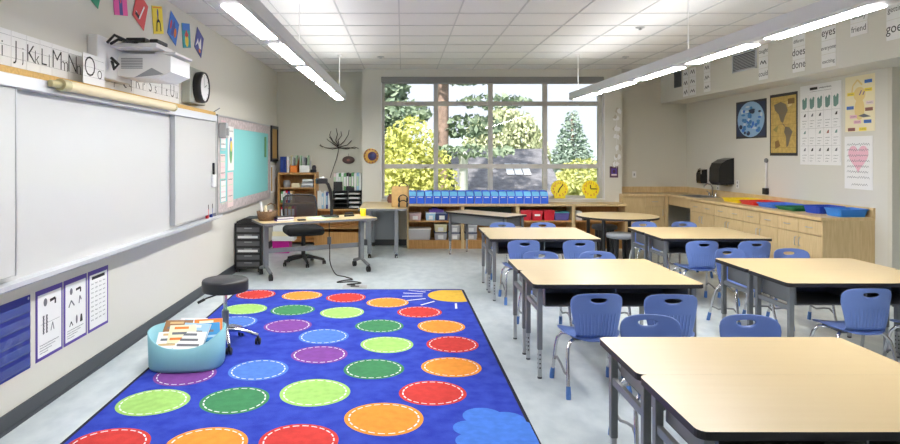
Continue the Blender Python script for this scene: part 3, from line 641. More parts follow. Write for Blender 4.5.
# blue bins on top
def bin_proto():
    t = thing('book_bin', 'x', 'bin', (0, 0, 0), 0, 'blue book bins under the window')
    w, d, hf, hb, th = .128, .27, .125, .205, .004
    prof = [(0, 0), (0, hf), (.09, hb), (d, hb), (d, 0)]
    s = MB().prism(prof, -w / 2, -w / 2 + th, 'x', M['bin']).prism(prof, w / 2 - th, w / 2, 'x', M['bin'])
    s.box(-w / 2, w / 2, 0, th, 0, hf, M['bin']).box(-w / 2, w / 2, d - th, d, 0, hb, M['bin']).box(-w / 2, w / 2, 0, d, 0, th, M['bin']); s.build('bin_body', t)
    MB().add([(-w / 2 + .005, .006, hf - .012), (w / 2 - .005, .006, hf - .012), (w / 2 - .005, .088, hb - .012), (-w / 2 + .005, .088, hb - .012), (w / 2 - .005, d - .006, hb - .02), (-w / 2 + .005, d - .006, hb - .02)], [(0, 1, 2, 3), (3, 2, 4, 5)], M['binpanel']).build('lit_inner_panel', t)  # sloped sheet tinted as the bin interior lit through from the window
    MB().stroke([(-w / 2 + .002, .0), (-w / 2 + .002, hf)], .004, -.0006, M['white']).build('edge_highlight', t)  # white stroke painted as the highlight along the bin edge
    MB().rect(-.035, .035, .098, .112, -.0008, M['paper']).build('name_label', t)
    return t
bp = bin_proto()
ordn = ['first', 'second', 'third', 'fourth', 'fifth', 'sixth', 'seventh', 'eighth', 'ninth', 'tenth', 'eleventh', 'twelfth', 'thirteenth', 'fourteenth', 'fifteenth', 'sixteenth', 'seventeenth']
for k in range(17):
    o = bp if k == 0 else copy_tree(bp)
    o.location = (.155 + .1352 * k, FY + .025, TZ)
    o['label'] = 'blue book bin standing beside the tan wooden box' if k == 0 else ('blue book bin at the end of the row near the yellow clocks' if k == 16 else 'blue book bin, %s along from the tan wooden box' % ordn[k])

# shelf contents
def tub(x, z, w, h, d, mb_, ml, label, lab=True, y=FY + .04, grp='storage tubs in the bookcase'):
    t = thing('storage_tub', label, 'storage tub', (x, y, z), 0, grp)
    lw = .92
    out = MB(); a, c = w / 2 * lw, w / 2
    vs = [(-a, .01, 0), (a, .01, 0), (a, d - .01, 0), (-a, d - .01, 0), (-c, 0, h - .018), (c, 0, h - .018), (c, d, h - .018), (-c, d, h - .018)]
    out.add(vs, [(3, 2, 1, 0), (0, 1, 5, 4), (1, 2, 6, 5), (2, 3, 7, 6), (3, 0, 4, 7)], mb_); out.build('tub_body', t)
    MB().box(-c - .006, c + .006, -.006, d + .006, h - .018, h, ml, .004).build('lid', t)
    if lab: MB().add([(-w * .22, .0075 - .002, h * .12), (w * .22, .0055, h * .12), (w * .22, .0, h * .62), (-w * .22, .0, h * .62)], [(0, 1, 2, 3)], M['paper']).build('paper_label', t)
CLR = M['clear']; NVL = C('navy_lid', 44, 58, 100); CRT = C('cream_tub', 222, 214, 172); PKT = C('pinkish_clear_tub', 200, 172, 176, .4)
tub(.2, .458, .19, .12, .25, PKT, C('pinkish_lid', 206, 184, 186), 'small pinkish clear tub on the upper shelf beside the grey side table')
tub(.455, .458, .155, .13, .25, LBL, M['white'], 'pale blue tub on the upper shelf below the first blue bins')
tub(.64, .458, .2, .13, .25, NVL, C('slate_lid', 120, 130, 160), 'navy tub with large white label on the upper shelf', True)
tag(MB().box(-.12, .12, 0, .2, 0, .05, PURP, .01).box(-.07, .03, .02, .15, .05, .075, C('deep_violet', 62, 40, 130), .008).build('purple_folder', None, (.55, FY + .05, .588)), 'purple folders lying on top of the upper shelf tubs', 'folder')
tub(.27, .14, .37, .185, .28, CLR, M['white'], 'large clear tub full of white things on the bottom shelf', False)
tub(.62, .14, .2, .125, .25, CLR, NVL, 'small clear tub with navy lid, bottom shelf under the cream tub')
tub(.62, .265, .2, .13, .25, CRT, C('cream_lid', 232, 226, 190), 'small cream tub stacked on a navy lidded clear tub')
tub(.85, .14, .18, .12, .25, CLR, NVL, 'small clear tub with navy lid behind the angled desk leg, lower of two')
tub(.85, .26, .18, .125, .25, CLR, M['white'], 'small clear tub with white lid behind the angled desk leg, upper of two')
tub(1.12, .14, .19, .12, .25, CLR, NVL, 'clear tub with navy lid in the second bookcase unit, lower of two')
tub(1.12, .26, .19, .125, .25, CLR, M['white'], 'clear tub with white lid in the second bookcase unit, upper of two')
tag(MB().box(-.4, .4, 0, .03, 0, .2, DKG, .004).build('green_board', None, (1.43, FY + .3, .458)), 'dark green board leaning inside the bookcase behind the angled desk', 'board')
for k, (x, l) in enumerate(((2.02, 'red bin on the shelf, half hidden by the angled desk corner'), (2.205, 'red bin with white label in the middle of three'), (2.4, 'red bin next to the teal lidded tub'))):
    t = thing('red_bin', l, 'bin', (x, FY + .03, .458), 0, 'red bins in the bookcase'); w = .088
    vs = [(-w * .85, .01, 0), (w * .85, .01, 0), (w * .85, .24, 0), (-w * .85, .24, 0), (-w, 0, .16), (w, 0, .16), (w, .25, .16), (-w, .25, .16), (-w + .006, .006, .16), (w - .006, .006, .16), (w - .006, .244, .16), (-w + .006, .244, .16), (-w * .8, .016, .01), (w * .8, .016, .01), (w * .8, .234, .01), (-w * .8, .234, .01)]
    MB().add(vs, [(3, 2, 1, 0), (0, 1, 5, 4), (1, 2, 6, 5), (2, 3, 7, 6), (3, 0, 4, 7), (4, 5, 9, 8), (5, 6, 10, 9), (6, 7, 11, 10), (7, 4, 8, 11), (8, 9, 13, 12), (9, 10, 14, 13), (10, 11, 15, 14), (11, 8, 12, 15), (12, 13, 14, 15)], RED).build('bin_body', t)
    MB().box(-w - .004, w + .004, -.006, 0, .14, .165, RED, .003).build('rim', t)
    if k == 1: MB().rect(-.045, .045, .075, .105, -.003, M['paper']).build('paper_label', t)
tub(2.61, .458, .24, .14, .25, C('violet_tub', 92, 84, 150), C('teal_lid', 70, 150, 160), 'violet tub with teal lid beside the red bins', False)
for k, (x, w_, h_, m_, l_) in enumerate(((2.9, .09, .15, M['paper'], 'white box on the shelf beside the round table'), (3.02, .1, .1, M['black'], 'black box on the shelf beside the white box'), (1.5, .12, .08, M['black'], 'small black object seen over the angled desk'))):
    tag(MB().box(-w_ / 2, w_ / 2, 0, .2, 0, h_, m_, .006).build('small_box', None, (x, FY + .06, .458)), l_, 'box', 'small boxes in the bookcase')
# yellow practice clocks on the bookcase top
def pclock(x, h, mi, label):
    t = thing('practice_clock', label, 'clock', (x, WY + .05, WZ0 + .014), 0, 'yellow practice clocks'); R = .143; X = Matrix.Translation((0, 0, .162)) @ Matrix.Rotation(math.radians(-10), 4, 'X')
    out = [((R + (.010 if j % 4 < 2 else 0)) * math.cos(2 * PI * j / 96), (R + (.010 if j % 4 < 2 else 0)) * math.sin(2 * PI * j / 96)) for j in range(96)]
    MB().prism(out, -.006, .006, 'y', YEL, X=X).prism([(-.095, -.16), (.095, -.16), (.085, -.05), (-.085, -.05)], -.004, .02, 'y', YEL, X=X).build('clock_face', t)
    dd = MB()
    for k in range(12):
        a = k * PI / 6; s_ = str(12 if k == 0 else k); vs, fs = text_geo(s_, .058)
        dd.add([(v[0] + .106 * math.sin(a), -.0072, v[1] + .106 * math.cos(a) - .02) for v in vs], fs, RED, X=X)
    dd.build('numeral', t)
    for a, L, q in ((h, .07, .0082), (mi, .1, .0092)):
        a = math.radians(a); MB().stroke([(0, 0), (L * math.sin(a), L * math.cos(a))], .018, -q, M['ink'], X=X).build('hand', t)
pclock(2.666, 205, 40, 'yellow practice clock with slanting hands, next to the blue bins')
pclock(3.196, 0, 90, 'yellow practice clock showing three, next to the window edge')

# ------------------------------------------------------------------ sink wall cabinets
CF, CTZ = 4.42, .88
def pull(mb, x, z, vert=False, L=.05, y=-.02):
    if vert: mb.tube([(x, 0, z - L), (x, y, z - L * .8), (x, y, z + L * .8), (x, 0, z + L)], .0045, M['alu'], 6)
    else: mb.tube([(x - L, 0, z), (x - L * .8, y, z), (x + L * .8, y, z), (x + L, 0, z)], .0045, M['alu'], 6)
def base_cab(loc, rot, w, depth, label, doors=2):
    t = thing('base_cabinet', label, 'cabinet', loc, rot, 'maple base cabinets'); h = w / 2; H = CTZ - .035
    MB().box(-h + .001, h - .001, 0.02, depth, .1, H, M['cab']).box(-h, h, .07, depth, 0, .1, M['base']).build('carcass', t)
    n = doors
    for k in range(n):
        a = -h + w / n * k + .003; c = -h + w / n * (k + 1) - .003
        d = MB().box(a, c, 0, .02, H - .165, H - .012, M['cab'], .002).build('drawer', t); p = MB(); pull(p, (a + c) / 2, H - .09); p.build('handle', d)
        d = MB().box(a, c, 0, .02, .11, H - .172, M['cab'], .002).build('door', t); p = MB()
        pull(p, (c - .035) if k % 2 == 0 else (a + .035), H - .27, True); p.build('handle', d)
ends = [6.6, 7.38, 8.13, 8.88, 9.62]
labs = ['maple base cabinet at the open end of the counter under the blue trays', 'maple base cabinet below the red and green trays', 'maple base cabinet below the yellow tray', 'maple base cabinet beside the open knee space']
for k in range(4):
    w_ = ends[k + 1] - ends[k]
    base_cab((CF, (ends[k] + ends[k + 1]) / 2, 0), RR, w_, RX - CF - .022, labs[k])
tag(MB().box(CF, RX, 6.582, 6.6, 0, CTZ - .035, M['cab']).build('end_panel'), 'maple end panel closing the counter beside the doorway wall', 'panel')
base_cab((4.2, 10.42, 0), 0, .33, .52, 'narrow maple corner cabinet with one drawer beside the knee space', 1)
t = thing('base_cabinet', 'plain maple cabinet with a flat door next to the window bookcase', 'cabinet', (3.875, 10.42, 0), 0, 'maple base cabinets')
MB().box(-.16, .16, .02, .52, .1, CTZ - .035, M['cab']).box(-.16, .16, .07, .52, 0, .1, M['base']).build('carcass', t); MB().box(-.21, -.162, .02, .175, 0, CTZ - .035, M['cab']).build('filler_strip', t); MB().box(-.21, .158, 0, .02, .11, CTZ - .05, M['cab'], .002).build('door', t)
tag(MB().box(4.366, 4.42, 10.41, 10.5, 0, CTZ - .035, M['cab']).build('filler_panel'), 'narrow maple filler post at the inside counter corner', 'panel')
t = thing('knee_space_panel', 'maple apron and back panels of the open knee space under the sink', 'panel', (CF, 10.015, 0), RR)
MB().box(-.393, .395, .005, .025, CTZ - .17, CTZ - .035, M['cab']).build('apron', t)
MB().box(-.393, .395, .50, .52, .0, CTZ - .2, M['oak']).build('back_panel', t)
t = thing('countertop', 'long wood laminate countertop with backsplash along the sink wall', 'countertop', (0, 0, 0))
top = MB()
SX0, SX1, SY0, SY1 = 4.52, 4.86, 9.62, 10.2
top.box(4.395, RX, 6.575, SY0, CTZ - .035, CTZ, M['ctop'], .003); top.box(4.395, SX0, SY0, SY1, CTZ - .035, CTZ, M['ctop']); top.box(SX1, RX, SY0, SY1, CTZ - .035, CTZ, M['ctop']); top.box(4.395, RX, SY1, BY, CTZ - .035, CTZ, M['ctop']); top.box(3.665, 3.715, 10.395, WY - .001, CTZ - .035, CTZ, M['ctop']); top.box(3.715, 4.395, 10.395, BY, CTZ - .035, CTZ, M['ctop'])
top.build('worktop', t)
MB().box(RX - .02, RX, 6.575, BY, CTZ, CTZ + .1, M['ctop']).box(3.715, RX - .02, BY - .02, BY, CTZ, CTZ + .1, M['ctop']).build('backsplash', t)
t = thing('sink', 'stainless steel sink set in the counter below the soap dispenser', 'sink', ((SX0 + SX1) / 2, (SY0 + SY1) / 2, CTZ))
a, c = (SX1 - SX0) / 2, (SY1 - SY0) / 2
SS = C('stainless_steel', 180, 180, 182, .3, metal=.9)
MB().box(-a - .02, -a, -c - .02, c + .02, 0, .004, SS).box(a, a + .02, -c - .02, c + .02, 0, .004, SS).box(-a, a, -c - .02, -c, 0, .004, SS).box(-a, a, c, c + .02, 0, .004, SS).build('rim', t)
MB().box(-a, a, -c, c, -.152, -.15, SS).box(-a, -a + .004, -c, c, -.15, 0, SS).box(a - .004, a, -c, c, -.15, 0, SS).box(-a, a, -c, -c + .004, -.15, 0, SS).box(-a, a, c - .004, c, -.15, 0, SS).build('basin', t)
t = thing('faucet', 'chrome faucet standing behind the sink', 'faucet', (4.905, 9.9, CTZ))
MB().lathe([(.028, 0), (.028, .01), (.018, .02)], (0, 0, 0), M['chrome'], 14).tube([(0, 0, 0), (0, 0, .14), (-.03, 0, .19), (-.09, 0, .2), (-.13, 0, .17), (-.135, 0, .14)], .012, M['chrome'], 10).build('spout', t)
for s_ in (-1, 1): MB().lathe([(.02, 0), (.02, .05), (.008, .055)], (0, .1 * s_, 0), M['chrome'], 12).tube([(0, .1 * s_, .055), (-.02, .16 * s_, .075)], .007, M['chrome'], 8).build('tap_handle', t)
t = thing('paper_towel_dispenser', 'large black paper towel dispenser on the sink wall', 'dispenser', Rw(9.53, 1.09), RR)
MB().prism([(0, 0), (-.2, 0), (-.23, .04), (-.225, .24), (-.19, .32), (-.1, .375), (0, .4)], -.15, .15, 'x', M['blackg']).build('cover', t)
MB().box(-.12, .12, -.2, -.08, -.012, 0, M['black']).build('slot', t)
t = thing('soap_dispenser', 'black soap dispenser with chrome arch on the sink wall', 'dispenser', Rw(10.28, 1.07), RR)
MB().prism([(0, 0), (-.1, .0), (-.115, .05), (-.11, .17), (-.07, .22), (0, .23)], -.07, .07, 'x', M['blackg']).build('cover', t)
MB().tube([(-.08, -.1, .0), (-.08, -.105, .15), (-.05, -.09, .225), (0, -.08, .245), (.05, -.09, .225), (.08, -.105, .15)], .008, M['chrome'], 8).build('trim', t)
for yy, zz, l in ((9.86, 1.04, 'white outlet plate right beside the towel dispenser, nearer the sink'), (9.28, 1.1, 'white outlet plate on the wall just past the towel dispenser')):
    o = MB().box(-.04, .04, -.006, 0, -.06, .06, M['white'], .003); o.rect(-.015, .015, .012, .042, -.0066, GRYM).rect(-.015, .015, -.042, -.012, -.0066, GRYM)
    tag(o.build('outlet_plate', None, Rw(yy, zz), RR), l, 'outlet', 'outlet plates')
o = MB().box(-.035, .035, -.006, 0, -.055, .055, M['white'], .003).rect(-.012, .012, -.02, .02, -.0066, GRYM)
tag(o.build('switch_plate', None, (4.05, BY, 1.19)), 'small white switch plate in the shaded back corner near the counter', 'switch')
t = thing('hanging_cord', 'white cord with grey clip and black plug hanging on the cabinet wall', 'cord', Rw(8.53, 1.0), RR)
MB().tube([(0, -.02, .08), (.005, -.015, .25), (0, -.012, .44)], .014, M['white'], 8).build('cable', t)
MB().box(-.045, .045, -.045, 0, .0, .085, M['black'], .006).build('plug', t); MB().lathe([(.03, -.012), (.036, 0), (.03, .012)], (0, 0, 0), M['grey'], 14, X=Matrix.Translation((0, -.013, .46)) @ Matrix.Rotation(PI / 2, 4, 'X')).build('clip', t)
# trays on counter
def tray(y, x, m, h, label, rot=0.0, w=.43, d=.31):
    t = thing('tray', label, 'tray', (x, y, CTZ), rot, 'coloured trays on the counter')
    o = rect_round(-w / 2 + .02, w / 2 - .02, -d / 2 + .02, d / 2 - .02, .03); u = rect_round(-w / 2, w / 2, -d / 2, d / 2, .035); i1 = rect_round(-w / 2 + .008, w / 2 - .008, -d / 2 + .008, d / 2 - .008, .03); i0 = rect_round(-w / 2 + .028, w / 2 - .028, -d / 2 + .028, d / 2 - .028, .025)
    n = len(o); vs = [(p[0], p[1], 0) for p in o] + [(p[0], p[1], h) for p in u] + [(p[0], p[1], h) for p in i1] + [(p[0], p[1], .005) for p in i0]
    fs = [(q * n + j, q * n + (j + 1) % n, (q + 1) * n + (j + 1) % n, (q + 1) * n + j) for q in range(3) for j in range(n)] + [tuple(range(n))[::-1], tuple(range(3 * n, 4 * n))]
    MB().add(vs, fs, m).build('tray_body', t)
    k = len(u); vs = [(p[0], p[1], h - .012) for p in u] + [(p[0] * 1.02, p[1] * 1.03, h - .012) for p in u] + [(p[0] * 1.02, p[1] * 1.03, h) for p in u] + [(p[0], p[1], h) for p in u]
    MB().add(vs, [(q * k + j, q * k + (j + 1) % k, (q + 1) * k + (j + 1) % k, (q + 1) * k + j) for q in range(3) for j in range(k)], m).build('rim', t)
TB = C('bright_blue_tray', 46, 132, 226, .35); TD = C('royal_blue_tray', 26, 70, 190, .35); TR_ = C('red_tray', 214, 40, 44, .35); TG = C('green_tray', 20, 112, 66, .35); TY = C('yellow_tray', 246, 218, 40, .35); TM = C('cornflower_tray', 62, 118, 220, .35)
tray(6.745, 4.78, TB, .085, 'bright light blue tray at the counter end', 0, .32, .26)
tray(7.1, 4.78, TD, .085, 'royal blue deep tray behind the light blue tray', 0, .32, .28)
tray(7.47, 4.745, TG, .04, 'shallow green tray on the counter', 0, .39, .37)
tray(7.87, 4.745, TM, .05, 'shallow cornflower blue tray between green and red trays', 0, .39, .38)
tray(8.28, 4.745, TR_, .05, 'shallow red tray on the counter', 0, .39, .38)
tray(8.72, 4.745, TY, .05, 'shallow yellow tray nearest the sink', 0, .39, .42)

# ------------------------------------------------------------------ right wall posters
def d_map1(b, y):
    b.rect(-.36, .36, -.24, .24, y, OCN).disc(-.0, 0, .345, .255, y - .0006, C('light_sea_ink', 150, 186, 220), 28)
    rr = random.Random(3)
    for q in range(46):
        a, r = rr.uniform(0, 6.28), .235 * rr.random() ** .5; b.disc(r * math.cos(a) * 1.3, r * math.sin(a) * .92, rr.uniform(.02, .06), rr.uniform(.012, .035), y - .0010 - .0002 * q, (SEA, SEA, OCN, ICE, BLUEP)[q % 5], 9)
sheet('animal_map_poster', 'blue and white oval map poster in a dark border on the sink wall', 'poster', Rw(8.93, 2.045), RR, .78, .54, M['edgeblk'], 'posters on the cabinet wall', d_map1)
def d_map2(b, y):
    b.rect(-.27, .27, -.37, .37, y, GOLD); y -= .0007
    b.poly([(-.2, .27), (-.05, .3), (.06, .26), (.1, .18), (.04, .1), (-.0, .02), (-.05, .04), (-.1, .14), (-.18, .2)], y, MAPG).poly([(-.03, .02), (.02, -.0), (.05, -.04), (.02, -.02)], y, MAPG)
    b.poly([(.04, -.03), (.13, -.04), (.2, -.1), (.15, -.18), (.11, -.28), (.07, -.3), (.06, -.16), (.02, -.1)], y, MAPG).poly([(.08, .3), (.2, .32), (.18, .24), (.1, .22)], y, C('map_cream', 214, 194, 140)).poly([(-.22, -.06), (-.1, .0), (-.14, -.1)], y, C('map_green', 150, 140, 80))
    b.poly([(-.18, -.22), (-.1, -.2), (-.06, -.28), (-.17, -.32)], y, C('map_brown', 140, 106, 60)).rect(.1, .24, .26, .33, y - .0006, C('map_box', 128, 96, 50))
    for q in range(5): b.stroke([(-.27, -.3 + .15 * q), (.27, -.3 + .15 * q)], .0025, y - .0003, C('map_brown', 140, 106, 60))
sheet('old_map_poster', 'aged tan map poster of the Americas in a dark border', 'poster', Rw(8.165, 1.935), RR, .59, .815, M['edgeblk'], 'posters on the cabinet wall', d_map2)
def d_chart(b, y):
    b.rect(-.18, -.04, .42, .452, y, M['ink']); b.scrib(-.02, .2, .435, .018, y, M['ink'], .005, 4); b.stroke([(-.18, .4), (.2, .4)], .003, y, M['inkg'])
    AN = C('chart_green_grey', 110, 146, 138)
    for c in range(5):
        x = -.28 + .14 * c
        b.poly([(x - .04, .2), (x - .045, .31), (x - .02, .33), (x + .0, .3), (x + .02, .34), (x + .045, .33), (x + .04, .22), (x, .19)], y, AN).stroke([(x + .07, .36), (x + .07, -.45)], .002, y, M['inkg'])
        for r in range(3):
            z = .1 - .21 * r
            if (c + r * 2) % 7 != 3: b.poly([(x - .02, z), (x - .0, z + .03), (x + .025, z + .04), (x + .02, z)], y, (M['ink'], AN, M['inkg'], RUST)[(c * 2 + r) % 4])
            for q in range(3): b.scrib(x - .04, x + .04 - .015 * q, z - .05 - .035 * q, .01, y, M['inkg'], .003, c * 9 + r * 3 + q)
    for r in range(3): b.stroke([(-.35, .165 - .21 * r), (.35, .165 - .21 * r)], .002, y, M['inkg'])
sheet('phonics_chart', 'large white chart with columns of small pictures on the cabinet wall', 'poster', Rw(7.45, 1.905, .0), RR, .73, .97, M['paper'], 'posters on the cabinet wall', d_chart)
def d_rab(b, y):
    ch = C('pale_ochre_ink', 232, 208, 142)
    b.stroke([(-.12, .1), (-.1, .2), (-.03, .26), (.04, .2)], .02, y, ch).disc(.0, .1, .09, .08, y, ch).disc(-.0, -.06, .075, .12, y - .0003, ch)
    b.stroke([(.0, .09), (.03, .14)], .012, y - .0007, PURP).stroke([(.05, .09), (.075, .13)], .012, y - .0007, PURP)
    for xx, zz, m_ in ((.13, .23, BLUEP), (.13, .14, YELP), (-.13, .11, YELP), (-.14, -.04, BLUEP), (.15, .0, PINKL), (.14, -.07, RUST), (-.09, -.14, HEART), (-.03, -.2, HEART), (.12, -.2, BLUEP), (-.12, -.28, RUST), (.05, -.28, YELP)): b.rect(xx - .055, xx + .055, zz - .018, zz + .018, y - .001, m_).scrib(xx - .04, xx + .04, zz, .014, y - .0014, M['inkg'], .003)
    b.poly([(-.02, -.135), (.07, -.115), (.17, -.15), (.06, -.155)], y - .001, M['inkg'])
sheet('labelled_drawing', 'cream poster with a labelled animal drawing and coloured word strips', 'poster', Rw(6.80, 2.1), RR, .44, .61, CREAM, 'posters on the cabinet wall', d_rab)
def d_heart(b, y):
    pts = []
    for j in range(40):
        a = 2 * PI * j / 40; pts.append((.0105 * 16 * math.sin(a) ** 3 * .9, .06 + .0105 * (13 * math.cos(a) - 5 * math.cos(2 * a) - 2 * math.cos(3 * a) - math.cos(4 * a))))
    b.poly(pts[::-1], y, HEART)
    for q in range(7): b.scrib(-.17, .17 - .01 * (q % 3), .2 - .06 * q, .03, y - .0007, M['inkg'], .004, q + 50)
    b.scrib(-.1, .14, -.24, .03, y - .0007, M['inkg'], .004, 77)
sheet('heart_poster', 'white handwritten poster with a pink heart, below the cream drawing poster', 'poster', Rw(6.82, 1.455), RR, .42, .58, M['paper'], 'posters on the cabinet wall', d_heart)

# soffit word cards and vents
def vent(y, z, w_, h_, m, label):
    t = thing('air_vent', label, 'vent', (SXX, y, z), RR, 'soffit vents')
    f = MB().box(-w_ / 2, w_ / 2, -.012, 0, -h_ / 2, -h_ / 2 + .02, m).box(-w_ / 2, w_ / 2, -.012, 0, h_ / 2 - .02, h_ / 2, m).box(-w_ / 2, -w_ / 2 + .02, -.012, 0, -h_ / 2, h_ / 2, m).box(w_ / 2 - .02, w_ / 2, -.012, 0, -h_ / 2, h_ / 2, m); f.build('frame', t)
    s = MB().rect(-w_ / 2 + .02, w_ / 2 - .02, -h_ / 2 + .02, h_ / 2 - .02, -.001, M['greyd'])
    z = -h_ / 2 + .03
    while z < h_ / 2 - .025: s.add([(-w_ / 2 + .02, -.011, z - .006), (w_ / 2 - .02, -.011, z - .006), (w_ / 2 - .02, -.003, z + .006), (-w_ / 2 + .02, -.003, z + .006)], [(0, 1, 2, 3)], m); z += .02
    s.build('louver', t)
vent(8.27, 2.775, .58, .25, M['alu_l'], 'white louvred air vent on the soffit between word cards')
vent(10.26, 2.77, .26, .25, M['greyd'], 'dark air vent at the far end of the soffit')
def wcards(y, ztop, h, w_, words, where):
    for k, wd in enumerate(words):
        z = ztop - h * (k + .5)
        def d(b, yy, wd=wd, k=k):
            if wd: b.text(wd, 0, -.025, min(.13, w_ * 2.25 / max(3.4, len(wd))), yy, M['ink'])
            else: b.scrib(-w_ * .33, w_ * .33, 0, h * .5, yy, M['ink'], .014, int(y * 10) + k)
        lab = ('white word card reading %s on the soffit' % wd) if wd else 'white word card with dark scribble, %s of the %s soffit column' % (('top', 'middle', 'bottom')[k], where)
        sheet('word_card', lab, 'word card', (SXX, y, z), RR, w_, h - .006, M['paper'], 'word cards on the soffit', d)
wcards(9.98, 2.90, .145, .19, ['', '', ''], 'farthest'); wcards(9.74, 2.90, .145, .22, ['', '', ''], 'second farthest'); wcards(9.28, 2.905, .145, .2, ['', '', ''], 'third farthest')
wcards(7.83, 2.915, .145, .2, ['caught', '', 'could'], 'vent-side'); wcards(7.13, 2.92, .145, .22, ['different', 'does', 'done'], ''); wcards(6.63, 2.905, .145, .22, ['eyes', 'everyone', 'exciting'], ''); wcards(6.19, 2.985, .13, .23, ['family', 'friend'], ''); wcards(5.72, 2.98, .19, .23, ['getting', 'goes'], '')

# mobile and picture beside the window
t = thing('paper_mobile', 'hanging chain of white paper figures beside the window', 'mobile', (3.62, WY, 1.86))
MB().tube([(0, -.012, -.55), (0, -.012, .48)], .003, M['white'], 5).build('string', t)
rr = random.Random(5)
for k, z in enumerate((.42, .3, .12, -.02, -.2, -.36, -.48)):
    p = MB()
    for q in range(3):
        ox = rr.uniform(-.05, .05); a = [(ox + rr.uniform(.02, .045) * math.cos(u), z + rr.uniform(-.02, .02) + rr.uniform(.03, .06) * math.sin(u)) for u in (0, 1.05, 2.1, 3.14, 4.2, 5.2)]
        p.prism(a, -.02 - .004 * q, -.019 - .004 * q, 'y', M['paper'] if (k + q) % 3 else C('beige_paper', 196, 188, 172))
    p.build('paper_figure', t)
t = thing('small_picture', 'small purple picture on the wall strip below the paper mobile', 'picture', (3.575, WY, 1.245))
MB().box(-.07, .07, -.012, 0, -.095, .095, C('maroon_frame', 92, 62, 84)).build('frame', t); MB().rect(-.045, .045, -.06, .06, -.0126, PURP).rect(-.045, .045, -.06, -.035, -.0132, PINKL).disc(0, .01, .025, .03, -.0135, C('maroon_ink', 70, 40, 70)).build('print', t)

# back alcove wall decorations
X = Matrix.Rotation(PI / 2, 4, 'X')
t = thing('sun_plate', 'round ochre and blue sun plate on the wall beside the window', 'wall plate', (-.54, WY, 1.515))
r_ = MB().lathe([(.125, 0), (.13, .012), (.1, .02), (0, .022)], (0, 0, 0), SUNY, 28, X=X)
for k in range(14): a = 2 * PI * k / 14; r_.disc(.112 * math.cos(a), .112 * math.sin(a), .014, .014, -.024, RUST, 8)
r_.build('plate', t); MB().lathe([(.075, 0), (.075, .026), (0, .03)], (.02, 0, .0), C('violet_glaze', 96, 74, 110), 20, X=X).lathe([(.045, .026), (.04, .034), (0, .035)], (.02, 0, 0), SUNB, 16, X=X).build('face', t)
tag(MB().lathe([(.11, 0), (.1, .025), (.05, .04), (0, .042)], (0, 0, 0), PLATE, 24, sy=.62, X=X).disc(0, .0, .03, .02, -.043, RUST).tube([(0, -.01, .06), (0, -.01, .11)], .003, M['ink'], 5).build('wall_plate', None, (-.955, BY, 1.445)), 'brown oval plate hung on the back wall below the twig flower', 'wall plate')
t = thing('twig_flower', 'dark twig flower sculpture with long thin stem on the back wall', 'wall sculpture', (-1.12, BY, 1.62))
TW = C('dark_twig', 62, 52, 46, .8)
MB().tube([(-.0, -.03, .03), (-.04, -.03, -.15), (-.1, -.025, -.32), (-.154, -.02, -.485)], .006, TW, 6).build('stem', t)
TWG = [[(175, 205), (130, 215), (80, 206), (48, 192), (40, 178)], [(60, 200), (42, 192), (36, 186)], [(175, 205), (130, 174), (98, 152), (88, 140)], [(172, 195), (132, 160), (108, 112), (118, 82)], [(135, 165), (118, 140), (104, 125)], [(172, 190), (152, 150), (164, 108), (155, 62)], [(178, 190), (168, 150), (196, 116), (190, 84)], [(185, 185), (215, 158), (244, 112), (252, 74)], [(178, 200), (238, 186), (270, 152)], [(178, 205), (238, 214), (290, 200), (322, 212)], [(200, 208), (250, 206), (300, 212)]]
for pts in TWG:
    MB().tube([((x - 175) * .00237, -.025 - .05 * min(1, abs(x - 175) / 100) , (222 - z) * .00237) for x, z in pts], [.009 - .0013 * i for i in range(len(pts))], TW, 6).build('branch', t)

# ------------------------------------------------------------------ teacher corner: tall bookcase
t = thing('tall_bookcase', 'oak bookcase in the back corner with binders on top', 'bookcase', (-1.8, 10.6, 0)); h = .325
MB().box(-h, -h + .03, 0, .34, 0, 1.2, M['oak']).build('side_panel', t); MB().box(h - .03, h, 0, .34, 0, 1.2, M['oak']).build('side_panel', t); MB().box(-h, h, 0, .34, 1.2, 1.235, M['oak']).build('top_panel', t); MB().box(-h + .03, h - .03, .33, .34, 0, 1.2, M['oak']).build('back_panel', t)
for z in (.08, .45, .72, .98): MB().box(-h + .03, h - .03, .005, .33, z - .02, z, M['oak']).build('shelf', t)
def slab(name, label, cat, x0, x1, y0, y1, z0, z1, m, grp=None, bev=.003): return tag(MB().box(-(x1 - x0) / 2, (x1 - x0) / 2, 0, y1 - y0, 0, z1 - z0, m, bev).build(name, None, ((x0 + x1) / 2, y0, z0)), label, cat, grp)
Zt = 1.235
def binder(name, label, x, w_, h_, m, z, y=10.62, grp='binders on the tall bookcase', d=.24, spine=None):
    t = thing(name, label, 'binder', (x, y, z), 0, grp)
    MB().box(-w_ / 2, w_ / 2, 0, d, 0, h_, m, .004).build('cover', t)
    MB().box(-w_ / 2 + .003, w_ / 2 - .003, -.0012, 0, h_ * .25, h_ * .8, spine or M['paper']).build('spine_label', t)
binder('binder', 'dark blue binder at the corner end on top of the tall bookcase', -2.065, .05, .27, NAVY, Zt, spine=C('navy_label', 50, 78, 160)); binder('binder', 'second dark blue binder on top of the tall bookcase', -2.01, .05, .27, C('mid_navy', 52, 76, 156), Zt, spine=NAVY)
binder('binder', 'white binder beside the blue binders on the tall bookcase', -1.955, .045, .27, M['paper'], Zt, spine=PINKL)
